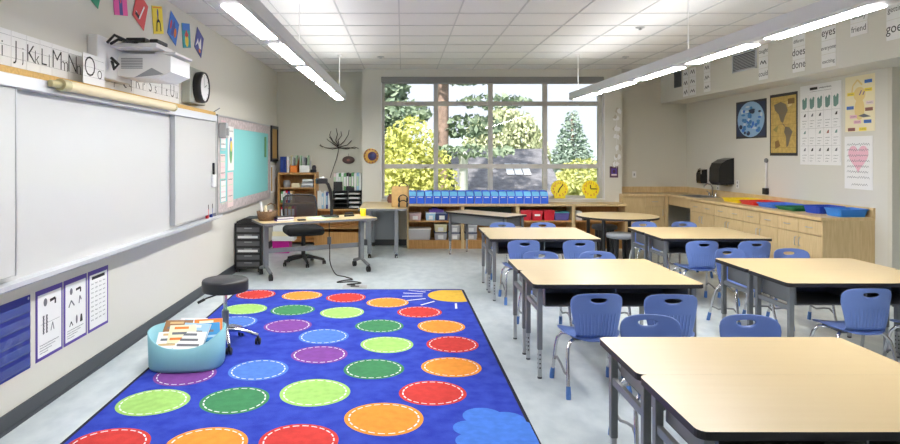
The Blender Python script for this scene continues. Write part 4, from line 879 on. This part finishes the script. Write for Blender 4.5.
for x0, m, l, mm in ((-1.92, ORG, 'orange magazine holder with papers on the tall bookcase', CREAM), (-1.775, M['paper'], 'white magazine holder with papers on the tall bookcase', LGRN)):
    t = thing('magazine_holder', l, 'magazine holder', (x0 + .06, 10.62, Zt), 0, 'magazine holders on the tall bookcase')
    w_ = .06 if m is ORG else .085; ox = 0 if m is ORG else .04
    MB().prism([(0, 0), (0, .12), (.22, .26), (.22, 0)], ox - w_, ox - w_ + .003, 'x', m).prism([(0, 0), (0, .12), (.22, .26), (.22, 0)], ox + w_ - .003, ox + w_, 'x', m).box(ox - w_, ox + w_, 0, .003, 0, .12, m).box(ox - w_, ox + w_, 0, .22, 0, .003, m).build('holder_body', t)
    for q in range(4): MB().box(ox - w_ + .006 + q * w_ * .48, ox - w_ + .006 + q * w_ * .48 + .012, .02, .21, .004, .29 - .02 * (q % 3), (mm, M['paper'], GRYM, LGRN)[q]).build('paper_stack', t)
tag(MB().box(-.05, .05, 0, .1, 0, .05, M['black'], .01).lathe([(.035, 0), (.04, .05), (.025, .08), (0, .085)], (.01, .05, .04), C('dark_ceramic', 60, 56, 60, .3), 14).build('desk_ornament', None, (-1.53, 10.64, Zt)), 'small dark ornament at the open end of the tall bookcase top', 'ornament')
tag(MB().lathe([(.05, 0), (.065, .05), (.06, .1), (.04, .12), (.05, .12)], (0, 0, 0), GRYM, 16).build('fan_globe', None, (-1.99, 10.7, .98)), 'grey round jar on the upper shelf of the tall bookcase', 'jar')
slab('tissue_box', 'cream box on the upper shelf of the tall bookcase', 'box', -1.9, -1.76, 10.64, 10.8, .98, 1.05, CREAM)
for k in range(4): slab('paper_pile', ['bottom', 'lower middle', 'upper middle', 'top'][k] + ' grey paper pile on the upper shelf of the tall bookcase', 'papers', -1.74 + .01 * k, -1.53, 10.63, 10.86, .98 + .035 * k, 1.012 + .035 * k, (GRYM, M['paper'])[k % 2], 'paper piles in the tall bookcase')
for k in range(5): binder('book', 'book standing on the second shelf of the tall bookcase, %s from the corner' % ordn[k], -2.06 + .04 * k, .034, .19 + .012 * (k % 3), (GRN, M['paper'], RED, NAVY, TAN)[k], .72, grp='books in the tall bookcase', d=.2)
for k in range(4): binder('book', 'book low in the tall bookcase behind the desk, %s from the corner' % ordn[k], -2.05 + .06 * k, .05, .2 + .012 * (k % 2), (RED, ORG, YELP, REDP)[k], .45, grp='low books in the tall bookcase', d=.2)
# low shelf
t = thing('low_shelf', 'low oak shelf along the back wall behind the teacher desk', 'shelf', (-1.085, 10.6, 0)); h = .388
MB().box(-h, -h + .025, 0, .34, 0, .59, M['oak']).build('side_panel', t); MB().box(h - .025, h, 0, .34, 0, .59, M['oak']).build('side_panel', t); MB().box(-h, h, -.01, .34, .59, .617, M['oak']).build('top_panel', t); MB().box(-h + .025, h - .025, .005, .33, .28, .3, M['oak']).build('shelf', t); MB().box(-h + .025, h - .025, .33, .34, 0, .59, M['oak']).build('back_panel', t); MB().box(-h + .025, h - .025, .01, .03, 0, .22, M['oak']).build('plinth', t)
BKc = [M['paper'], M['paper'], LBL, M['paper'], NAVY, M['paper'], LGRN]
for k in range(7): binder('book', 'upright book on the low shelf, %s from the tall bookcase' % ordn[k], -1.44 + .036 * k, .031, .3 - .02 * (k % 3), BKc[k], .617, 10.63, 'books on the low shelf', .2, spine=(M['paper'] if k != 4 else LBL))
t = thing('paper_organizer', 'black paper organizer with two columns of trays on the low shelf', 'organizer', (-.945, 10.6, .617)); h = .245
o_ = MB().box(-h, -h + .012, 0, .3, 0, .312, M['black']).box(h - .012, h, 0, .3, 0, .312, M['black']).box(-.008, .008, 0, .3, 0, .312, M['black']).box(-h, h, 0, .3, .3, .312, M['black']).box(-h, h, .29, .3, 0, .312, M['black']); o_.build('frame', t)
for z in (0, .075, .15, .225):
    for sx in (-1, 1):
        a = (-h + .012, -.008) if sx < 0 else (.008, h - .012)
        s_ = MB().box(a[0], a[1], .0, .29, z, z + .01, M['black']).box(a[0], a[1], 0, .01, z, z + .022, M['black']).build('tray', t)
        if z > .1 or sx > 0: MB().box(a[0] + .02, a[1] - .03, .012, .25, z + .01, z + .035 + .01 * (sx > 0), M['paper']).build('paper_stack', s_)
BN = [PINKL, M['paper'], GRN, M['paper'], GRN, M['black'], M['black'], GRN, M['paper'], LBL, M['paper']]
for k in range(11): binder('binder', 'binder on top of the black organizer, %s from the lamp' % ordn[k], -1.165 + .0435 * k, .038, .29 + .01 * (k % 2), BN[k], .929, 10.66, 'binders on the black organizer', .2, spine=(M['paper'] if k % 3 else LGRN))
slab('file_holder', 'black file holder in front of binders on the organizer near the lamp', 'file holder', -1.18, -1.03, 10.61, 10.655, .929, 1.08, M['black'], 'file holders on the organizer')
slab('file_holder', 'black low file holder in front of the middle binders on the organizer', 'file holder', -.97, -.83, 10.61, 10.655, .929, .985, M['black'], 'file holders on the organizer')

# grey side table by the window
t = thing('side_table', 'maple topped side table with grey legs and casters beside the bookcase', 'table', (-.3, 9.9, 0))
MB().prism(rect_round(-.36, .36, -.7, .69, .03), .715, .743, 'z', M['maple'], M['grey']).build('tabletop', t)
for sx in (-1, 1):
    for sy in (-1, 1):
        x, y = sx * .2 + .0, sy * .6; l = MB().box(x - .03, x + .03, y - .03, y + .03, .07, .715, M['grey'], .006).build('leg', t); caster(t, x, y, .032, .03)
MB().box(-.33, .17, .63, .648, .11, .7, M['greyp']).build('modesty_panel', t)
t = thing('wooden_box', 'tan wooden box on the side table next to the blue bins', 'box', (-.05, 9.5, .743), math.radians(-6)); w_, d_ = .125, .2
MB().box(-w_, w_, 0, .015, 0, .31, WOODT).box(-w_, w_, d_ - .015, d_, 0, .31, WOODT).box(-w_, -w_ + .015, 0, d_, 0, .31, WOODT).box(w_ - .015, w_, 0, d_, 0, .31, WOODT).box(-w_, w_, 0, d_, 0, .015, WOODT).build('box_body', t)
def phones(loc, label, rot=0):
    t = thing('headphones', label, 'headphones', loc, rot, 'black headphones at the wooden box')
    MB().tube([(.07 * math.cos(a), 0, .07 * math.sin(a)) for a in [PI * j / 10 for j in range(11)]], .008, M['black'], 6).build('headband', t)
    for sx in (-1, 1): MB().lathe([(.02, -.014), (.036, -.008), (.036, .008), (.02, .014)], (0, 0, 0), M['black'], 14, X=Matrix.Translation((sx * .062, 0, 0)) @ Matrix.Rotation(PI / 2, 4, 'Y')).build('ear_cup', t)
phones((.005, 9.6, 1.035), 'black headphones sticking out of the top of the wooden box'); phones((.0, 9.465, .86), 'black headphones hanging on the front of the wooden box'); phones((.0, 9.44, .779), 'black headphones lying at the foot of the wooden box')
tag(MB().lathe([(.05, 0), (.065, .03), (.06, .09), (.035, .12), (.045, .14), (0, .135)], (0, 0, 0), RUST, 16).build('clay_jar', None, (-.2, 10.4, .743)), 'small rust coloured clay jar on the side table near the window', 'jar')

# ------------------------------------------------------------------ teacher desk
DA = math.radians(27.2); DC = Vector((-1.14, 8.12, 0))
def dl(x, y, z=0): v = Matrix.Rotation(DA, 3, 'Z') @ Vector((x, y, 0)); return (DC.x + v.x, DC.y + v.y, z)
t = thing('teacher_desk', 'teacher desk with maple top, grey T legs and casters', 'desk', tuple(DC), DA)
MB().prism(rect_round(-.765, .765, -.3, .3, .05), .685, .712, 'z', M['maple'], M['grey']).build('tabletop', t)
for sx in (-1, 1):
    x = sx * .65
    MB().box(x - .03, x + .03, -.035, .035, .13, .66, M['grey'], .008).box(x - .03, x + .03, -.24, .24, .655, .685, M['grey'], .006).build('leg', t)
    MB().tube([(x, -.24, .09), (x, -.12, .12), (x, 0, .15), (x, .12, .12), (x, .24, .09)], .022, M['grey'], 10).build('foot', t)
    for sy in (-1, 1): caster(t, x, sy * .235, .04, .038)
MB().box(-.62, .62, .01, .035, .30, .36, M['grey'], .006).build('crossbar', t)
t = thing('desk_basket', 'brown wicker basket with handle on the teacher desk', 'basket', dl(-.62, .05, .712), DA)
MB().lathe([(.095, 0), (.11, .03), (.125, .12), (.115, .12), (.1, .03), (.08, .01)], (0, 0, 0), BRN, 22, sx=1.05, sy=.8).build('basket_body', t)
MB().tube([(.12, 0, .11), (.1, 0, .19), (.05, 0, .215), (-.0, 0, .19), (-.02, 0, .13)], .009, BRN, 8).build('handle', t)
for k, (m_, l_) in enumerate(((M['paper'], 'white paper roll standing in the wicker basket'), (CREAM, 'cream paper roll standing in the wicker basket'), (PINKL, 'pale pink paper roll standing in the wicker basket'))):
    p = dl(-.67 + .04 * k, .06 - .02 * k, .73); tag(MB().tube([(0, 0, 0), (-.03 + .02 * k, .0, .22 - .05 * k)], .017, m_, 10).build('paper_roll', None, p), l_, 'paper roll', 'paper rolls in the basket')
for k, (m_, l_) in enumerate(((PURP, 'purple book lying on the teacher desk beside the basket'), (M['black'], 'black notebook lying on top of the purple book'))):
    tag(MB().box(-.11, .11, -.08, .08, 0, .025, m_, .003).box(-.105, .112, -.082, .078, .004, .021, M['paper']).build('book', None, dl(-.44, -.06 + .02 * k, .712 + .026 * k), DA + .1 * k), l_, 'book', 'books on the teacher desk')
tag(MB().box(-.05, .05, -.03, .03, 0, .02, M['black'], .008).build('eraser', None, dl(-.24, -.17, .712), DA), 'small black eraser lying at the front of the teacher desk', 'eraser')
for k in range(3): tag(MB().box(-.11, .11, -.14, .14, 0, .004, (LGRN, M['paper'], LGRN)[k]).build('worksheet', None, dl(.0 + .07 * k, -.02 + .03 * k, .712 + .0045 * k), DA + .3 * k - .2), ['pale green worksheet lying lowest on the teacher desk', 'white worksheet between two green ones on the teacher desk', 'pale green worksheet topmost on the teacher desk'][k], 'worksheet', 'worksheets on the teacher desk')
t = thing('document_camera', 'black document camera with bent arm on the teacher desk', 'document camera', dl(.22, .04, .712), DA)
MB().box(-.1, .1, -.07, .07, 0, .03, M['black'], .008).build('base', t); MB().tube([(.02, 0, .03), (.02, .0, .2), (.0, .0, .36), (-.03, -.0, .44), (-.08, -.02, .48)], .021, M['black'], 10).build('arm', t); MB().box(-.2, -.05, -.06, .03, .45, .52, M['black'], .014).build('camera_head', t); MB().box(-.165, -.1, -.06, -.03, .522, .54, M['white'], .006).build('head_highlight', t)  # white block on the head stands in for its highlight
t = thing('stapler', 'black stapler on the teacher desk beside the yellow cup', 'stapler', dl(.5, .06, .712), DA + .2); MB().box(-.07, .07, -.022, .022, 0, .02, M['black'], .006).build('base', t); MB().box(-.07, .06, -.02, .02, .026, .055, M['black'], .012).build('arm', t)
tag(MB().lathe([(.036, 0), (.042, .095), (.039, .095), (.034, .006), (0, .006)], (0, 0, 0), YEL, 22).build('yellow_cup', None, dl(.69, .03, .712)), 'bright yellow cup at the window end of the teacher desk', 'cup')
# office chair
t = thing('office_chair', 'black mesh office chair behind the teacher desk', 'office chair', (-1.4, 8.78, 0), math.radians(20))
MB().box(-.26, .26, -.24, .24, .42, .54, M['blackfab'], .05, seg=3).build('seat', t)
vs = []; fs = []; nx, nz = 10, 8
for side in (0, 1):
    for j in range(nz + 1):
        for i in range(nx + 1):
            u = i / nx * 2 - 1; v = j / nz; w_ = .225 + .02 * math.sin(PI * v); vs.append((u * w_, .25 + .06 * v - .03 * u * u - .03 * math.sin(PI * v) + .008 * side, .56 + .38 * v))
for j in range(nz):
    for i in range(nx):
        a = j * (nx + 1) + i; fs.append((a, a + 1, a + nx + 2, a + nx + 1))
bk = MB().add(vs, fs, M['mesh'], True).build('backrest', t)
ed = [(-.225, .22, .56), (-.245, .235, .75), (-.225, .28, .92), (-.19, .3, .95), (0, .315, .96), (.19, .3, .95), (.225, .28, .92), (.245, .235, .75), (.225, .22, .56), (0, .25, .545), (-.225, .22, .56)]
MB().tube(ed, .014, M['black'], 8).build('back_frame', bk)
MB().box(-.03, .03, .2, .29, .46, .62, M['black'], .01).tube([(0, 0, .1), (0, 0, .44)], .03, M['black'], 12).build('column', t)
for k in range(5):
    a = math.radians(54 + 72 * k); MB().tube([(r * math.cos(a), r * math.sin(a), z) for r, z in ((.02, .115), (.15, .1), (.29, .07))], [.03, .024, .018], M['black'], 8).build('base_arm', t); caster(t, .29 * math.cos(a), .29 * math.sin(a), .03, .028)
# drawer cart
t = thing('drawer_cart', 'black rolling cart with six clear drawers by the left wall', 'drawer cart', (-2.02, 8.16, 0)); h = .165
fr_ = MB()
for sx in (-1, 1): fr_.box(sx * h - .012, sx * h + .012, 0, .02, .05, .62, M['black']).box(sx * h - .012, sx * h + .012, .3, .32, .05, .62, M['black']).box(sx * h - .006, sx * h + .006, .02, .3, .05, .62, M['black'])
for k in range(7): fr_.box(-h, h, -.004, .32, .052 + .09 * k, .084 + .09 * k, M['black'])
fr_.build('frame', t); DRW = mat('smoky_drawer_plastic', s2l(112, 112, 116), .25, alpha=.85)
for k in range(6):
    d_ = MB().box(-h + .016, h - .016, -.006, .3, .08 + .09 * k, .142 + .09 * k, DRW, .004).build('drawer', t); MB().box(-.05, .05, -.014, -.007, .125 + .09 * k, .138 + .09 * k, GRYM, .002).build('handle', d_)
    if k in (2, 4): MB().box(-h + .03, h - .04, -.0075, -.0065, .09 + .09 * k, .12 + .09 * k, M['paper']).build('paper_label', d_)
MB().box(-h - .012, h + .012, -.01, .33, .62, .645, M['black'], .008).prism([(-.16, .645), (.16, .645), (.15, .68), (.06, .71), (-.06, .71), (-.15, .67)], 0, .32, 'y', M['black']).build('top_tray', t)
for sx in (-1, 1):
    for y in (.03, .29): caster(t, sx * .14, y, .024, .023)
# floor odds behind desk
t = thing('magenta_box', 'magenta storage box on the floor behind the teacher desk', 'box', (-1.91, 9.76, 0)); MB().box(-.13, .13, 0, .26, 0, .17, MAG, .006).build('box_body', t); MB().box(-.135, .135, -.005, .265, .17, .19, MAG, .005).build('lid', t)
for k, (m_, l_) in enumerate(((M['paper'], 'white paper box stacked on the magenta box, lowest'), (CREAM, 'cream paper stack on top of the white paper box'), (M['paper'], 'top sheet pile over the cream papers behind the desk'))): slab('paper_box', l_, 'papers', -2.05 + .01 * k, -1.7 + .02 * k, 9.76, 10.0, .19 + .075 * k, .263 + .075 * k, m_, 'papers behind the teacher desk')
# floor box and cord
t = thing('floor_outlet', 'flat metal floor outlet plate near the far rug edge', 'floor outlet', (-.56, 7.28, 0)); MB().box(-.14, .14, -.09, .09, 0, .006, M['alu'], .002).build('plate', t); MB().box(-.05, .05, -.035, .035, .006, .012, M['greyd'], .002).build('cover', t)
p0 = dl(.2, .02, .68)
cd = [p0, (p0[0], p0[1], .45), (p0[0] + .01, p0[1] - .03, .3), (p0[0] + .02, p0[1] - .05, .12), (-.86, 8.0, .012), (-.74, 7.86, .01), (-.62, 7.68, .01), (-.72, 7.62, .01), (-.79, 7.5, .01), (-.6, 7.54, .01), (-.5, 7.46, .01), (-.66, 7.38, .01), (-.56, 7.3, .02)]
t = thing('power_cord', 'black power cord running from the teacher desk to the floor outlet', 'cord', p0)
def smooth(P, n=5):
    P = [Vector(p) for p in P]; o = []
    for i in range(len(P) - 1):
        a, b_, c, d = P[max(i - 1, 0)], P[i], P[i + 1], P[min(i + 2, len(P) - 1)]
        for k in range(n):
            u = k / n; o.append(.5 * ((2 * b_) + (c - a) * u + (2 * a - 5 * b_ + 4 * c - d) * u * u + (3 * b_ - a - 3 * c + d) * u ** 3))
    return o + [P[-1]]
MB().tube([v - Vector(p0) for v in smooth(cd)], .007, M['black'], 6).build('cable', t); MB().box(-.025, .025, -.02, .02, -.32, -.22, M['greyd'], .006).build('adapter', t)

# ------------------------------------------------------------------ outside
lawn = C('grass_green', 120, 140, 70, .9, noise=.3, nscale=3)
struct('ground', MB().box(-60, 90, BY + .3, 260, -2.7, -2.6, lawn))
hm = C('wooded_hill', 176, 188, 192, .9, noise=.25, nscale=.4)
hv = []; hf = []
for i in range(41):
    x = -60 + 6 * i; hgt = 12 + 6 * math.sin(i * .23 + .6) + 2.2 * math.sin(i * .9); hv += [(x, 150, -2.7), (x, 200, hgt), (x, 258, -2.7)]
for i in range(40): hf += [(i * 3, i * 3 + 3, i * 3 + 4, i * 3 + 1), (i * 3 + 1, i * 3 + 4, i * 3 + 5, i * 3 + 2)]
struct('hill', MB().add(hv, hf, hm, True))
ROOF = C('grey_shingle', 122, 122, 128, .9, noise=.18, nscale=6); SIDE = C('pale_siding', 190, 186, 180, .8)
def house(x0, x1, y0, y1, ze, zr, label, sky=()):
    t = thing('house', label, 'house', ((x0 + x1) / 2, y0, -2.6)); h = (x1 - x0) / 2; D = y1 - y0; e = ze + 2.6; r = zr + 2.6
    MB().box(-h + .3, h - .3, .4, D - .4, 0, e, SIDE).build('wall', t)
    MB().prism([(0, e - .1), (0, e), (D / 2, r), (D, e), (D, e - .1), (D / 2, r - .12)], -h, h, 'x', ROOF).build('roof', t)
    for sx in sky:
        s_ = .35; k = MB()
        for q in range(3):
            a = sx + q * .29; f = lambda v: (v * D / 2, e + (r - e) * v + .05)
            (ya, za), (yb, zb) = f(.48), f(.68); k.add([(a, ya, za), (a + .25, ya, za), (a + .25, yb, zb), (a, yb, zb)], [(0, 1, 2, 3)], C('skylight_glass', 226, 232, 238, .1))
        k.build('skylight', t)
house(1.75, 5.3, 20, 27, -.1, 1.75, 'grey shingled house roof with three skylights outside the window', (.1,))
tag(MB().lathe([(.13, 0), (.13, 4.0), (.16, 4.02), (.16, 4.15), (.05, 4.22)], (0, 0, 0), M['white'], 14).build('vent_pipe', None, (1.78, 18.4, -2.6)), 'white round vent pipe standing before the grey roof outside', 'vent pipe')
def leafmat(name, c, c2): return mat(name, s2l(*c), .8, col2=s2l(*c2), nscale=2.0, spec=.2)
def tree(name, label, loc, blobs, leaf, n, m, trunk=None, tm=None, grp='trees outside the window', seed=1, droop=0):
    t = thing(name, label, 'tree', loc, 0, grp); rr = random.Random(seed); b = MB(); vs = []; fs = []
    tot = sum(r[3] * r[4] * r[5] for r in blobs)
    for (cx, cy, cz, rx, ry, rz) in blobs:
        for q in range(int(n * rx * ry * rz / tot) + 1):
            while True:
                u = Vector((rr.uniform(-1, 1), rr.uniform(-1, 1), rr.uniform(-1, 1)))
                if u.length < 1: break
            u = u * (u.length ** -.35) if u.length > .05 else u
            p = Vector((cx + u.x * rx, cy + u.y * ry, cz + u.z * rz)); s_ = leaf * rr.uniform(.6, 1.3)
            a = Vector((rr.gauss(0, 1), rr.gauss(0, 1), rr.gauss(0, .7) - droop)).normalized(); c = a.cross(Vector((rr.gauss(0, 1), rr.gauss(0, 1), rr.gauss(0, 1)))).normalized()
            k = len(vs); vs += [p - a * s_, p + c * s_ * .5, p + a * s_, p - c * s_ * .5]; fs.append((k, k + 1, k + 2, k + 3))
    b.add(vs, fs, m).build('foliage', t)
    if trunk: MB().tube([(0, 0, 0), (.05, 0, trunk[1] * .5), (0, 0, trunk[1])], [trunk[0], trunk[0] * .85, trunk[0] * .5], tm, 10).build('trunk', t)
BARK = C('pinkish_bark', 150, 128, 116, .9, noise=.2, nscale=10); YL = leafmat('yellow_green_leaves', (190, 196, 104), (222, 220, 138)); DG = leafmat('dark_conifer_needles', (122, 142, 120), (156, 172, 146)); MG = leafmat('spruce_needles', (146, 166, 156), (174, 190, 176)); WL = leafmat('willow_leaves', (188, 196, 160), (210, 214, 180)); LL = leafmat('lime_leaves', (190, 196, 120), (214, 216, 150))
tree('shrub', 'bright yellow-green leafy shrub close outside the window', (.25, 14.5, -2.6), [(-.2, 0, 2.4, 1.0, .9, 2.2), (-.1, 0, 4.1, .7, .7, .95), (.4, 0, 3.0, .7, .7, 1.4), (-.6, 0, 3.4, .5, .5, 1.2)], .07, 9000, YL, (.08, 3.5), BARK, seed=2)
bl_ = []; rr = random.Random(9)
for k in range(26):
    z = 4.25 + k * .36; L = 3.1 - .03 * k; a = rr.uniform(0, 6.28); s_ = (-1) ** k; off = s_ * rr.uniform(.5, L * .8) - .35
    bl_.append((off, rr.uniform(-.6, .6), z, rr.uniform(.7, 1.3), .7, rr.uniform(.18, .42)))
bl_ += [(-2.2, .3, 4.5 + k * .8, 1.3, .8, .7) for k in range(7)]
tree('conifer', 'tall dark conifer with bare pinkish trunk behind the yellow shrub', (1.15, 18.6, -2.6), bl_, .12, 16000, DG, (.2, 14), BARK, seed=3)
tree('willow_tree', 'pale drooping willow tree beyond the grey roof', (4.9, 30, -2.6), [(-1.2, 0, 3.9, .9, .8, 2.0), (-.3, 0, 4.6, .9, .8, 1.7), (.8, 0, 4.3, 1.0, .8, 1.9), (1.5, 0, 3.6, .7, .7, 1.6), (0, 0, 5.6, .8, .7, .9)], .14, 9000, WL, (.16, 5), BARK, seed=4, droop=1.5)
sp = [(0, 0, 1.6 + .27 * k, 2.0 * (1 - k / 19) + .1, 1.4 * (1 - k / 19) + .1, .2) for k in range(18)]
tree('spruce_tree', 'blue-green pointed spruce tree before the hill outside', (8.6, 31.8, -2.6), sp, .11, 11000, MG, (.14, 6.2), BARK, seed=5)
tree('bush', 'round lime green bush at the foot of the spruce tree outside', (6.75, 23.5, -2.6), [(0, 0, 2.9, 1.1, .9, 1.1), (.7, 0, 2.7, .8, .8, .9), (-.6, 0, 2.6, .7, .7, .9), (0, 0, 1.2, 1.2, .9, 1.2)], .1, 6000, LL, (.1, 2.4), BARK, seed=6)
tree('bush', 'pale leafy bush low outside between the yellow clocks', (4.25, 16.2, -2.6), [(0, 0, 1.9, .6, .6, 1.0), (.3, 0, 1.5, .6, .6, 1.0)], .1, 1800, LL, (.06, 1.6), BARK, seed=7)

# ------------------------------------------------------------------ light, sky, camera
wd = bpy.data.worlds.new('sky'); SC.world = wd; wd.use_nodes = True
bg = wd.node_tree.nodes['Background']; bg.inputs['Color'].default_value = (.78, .85, .97, 1); bg.inputs['Strength'].default_value = .5
su = bpy.data.lights.new('sun', 'SUN'); su.energy = 3.0; su.angle = math.radians(2); su.color = (1, .95, .86)
so = bpy.data.objects.new('sun', su); COL.objects.link(so); so.rotation_euler = (math.radians(48), 0, math.radians(-25))
pl = bpy.data.lights.new('window_daylight_portal', 'AREA'); pl.shape = 'RECTANGLE'; pl.size = WX1 - WX0; pl.size_y = WZ1 - WZ0; pl.cycles.is_portal = True
po = bpy.data.objects.new('window_daylight_portal', pl); COL.objects.link(po); po.location = ((WX0 + WX1) / 2, WY + .24, (WZ0 + WZ1) / 2); po.rotation_euler = (-PI / 2, 0, 0)

cam = bpy.data.cameras.new('camera'); co = bpy.data.objects.new('camera', cam); COL.objects.link(co); SC.camera = co
co.location = (0, 0, 1.55); co.rotation_euler = (PI / 2, 0, 0); cam.sensor_width = 36; cam.lens = 25.0
cam.shift_x = 47 / 900; cam.shift_y = -68 / 900; cam.clip_end = 1000
vs_ = SC.view_settings; vs_.view_transform = 'Standard'; vs_.look = 'None'; vs_.gamma = 1; vs_.use_curve_mapping = False; vs_.exposure = 1.4
SC.cycles.use_denoising = True; SC.cycles.max_bounces = 8; SC.cycles.diffuse_bounces = 5; SC.cycles.transparent_max_bounces = 12
SC.cycles.sample_clamp_indirect = 6.0; SC.cycles.caustics_reflective = False; SC.cycles.caustics_refractive = False
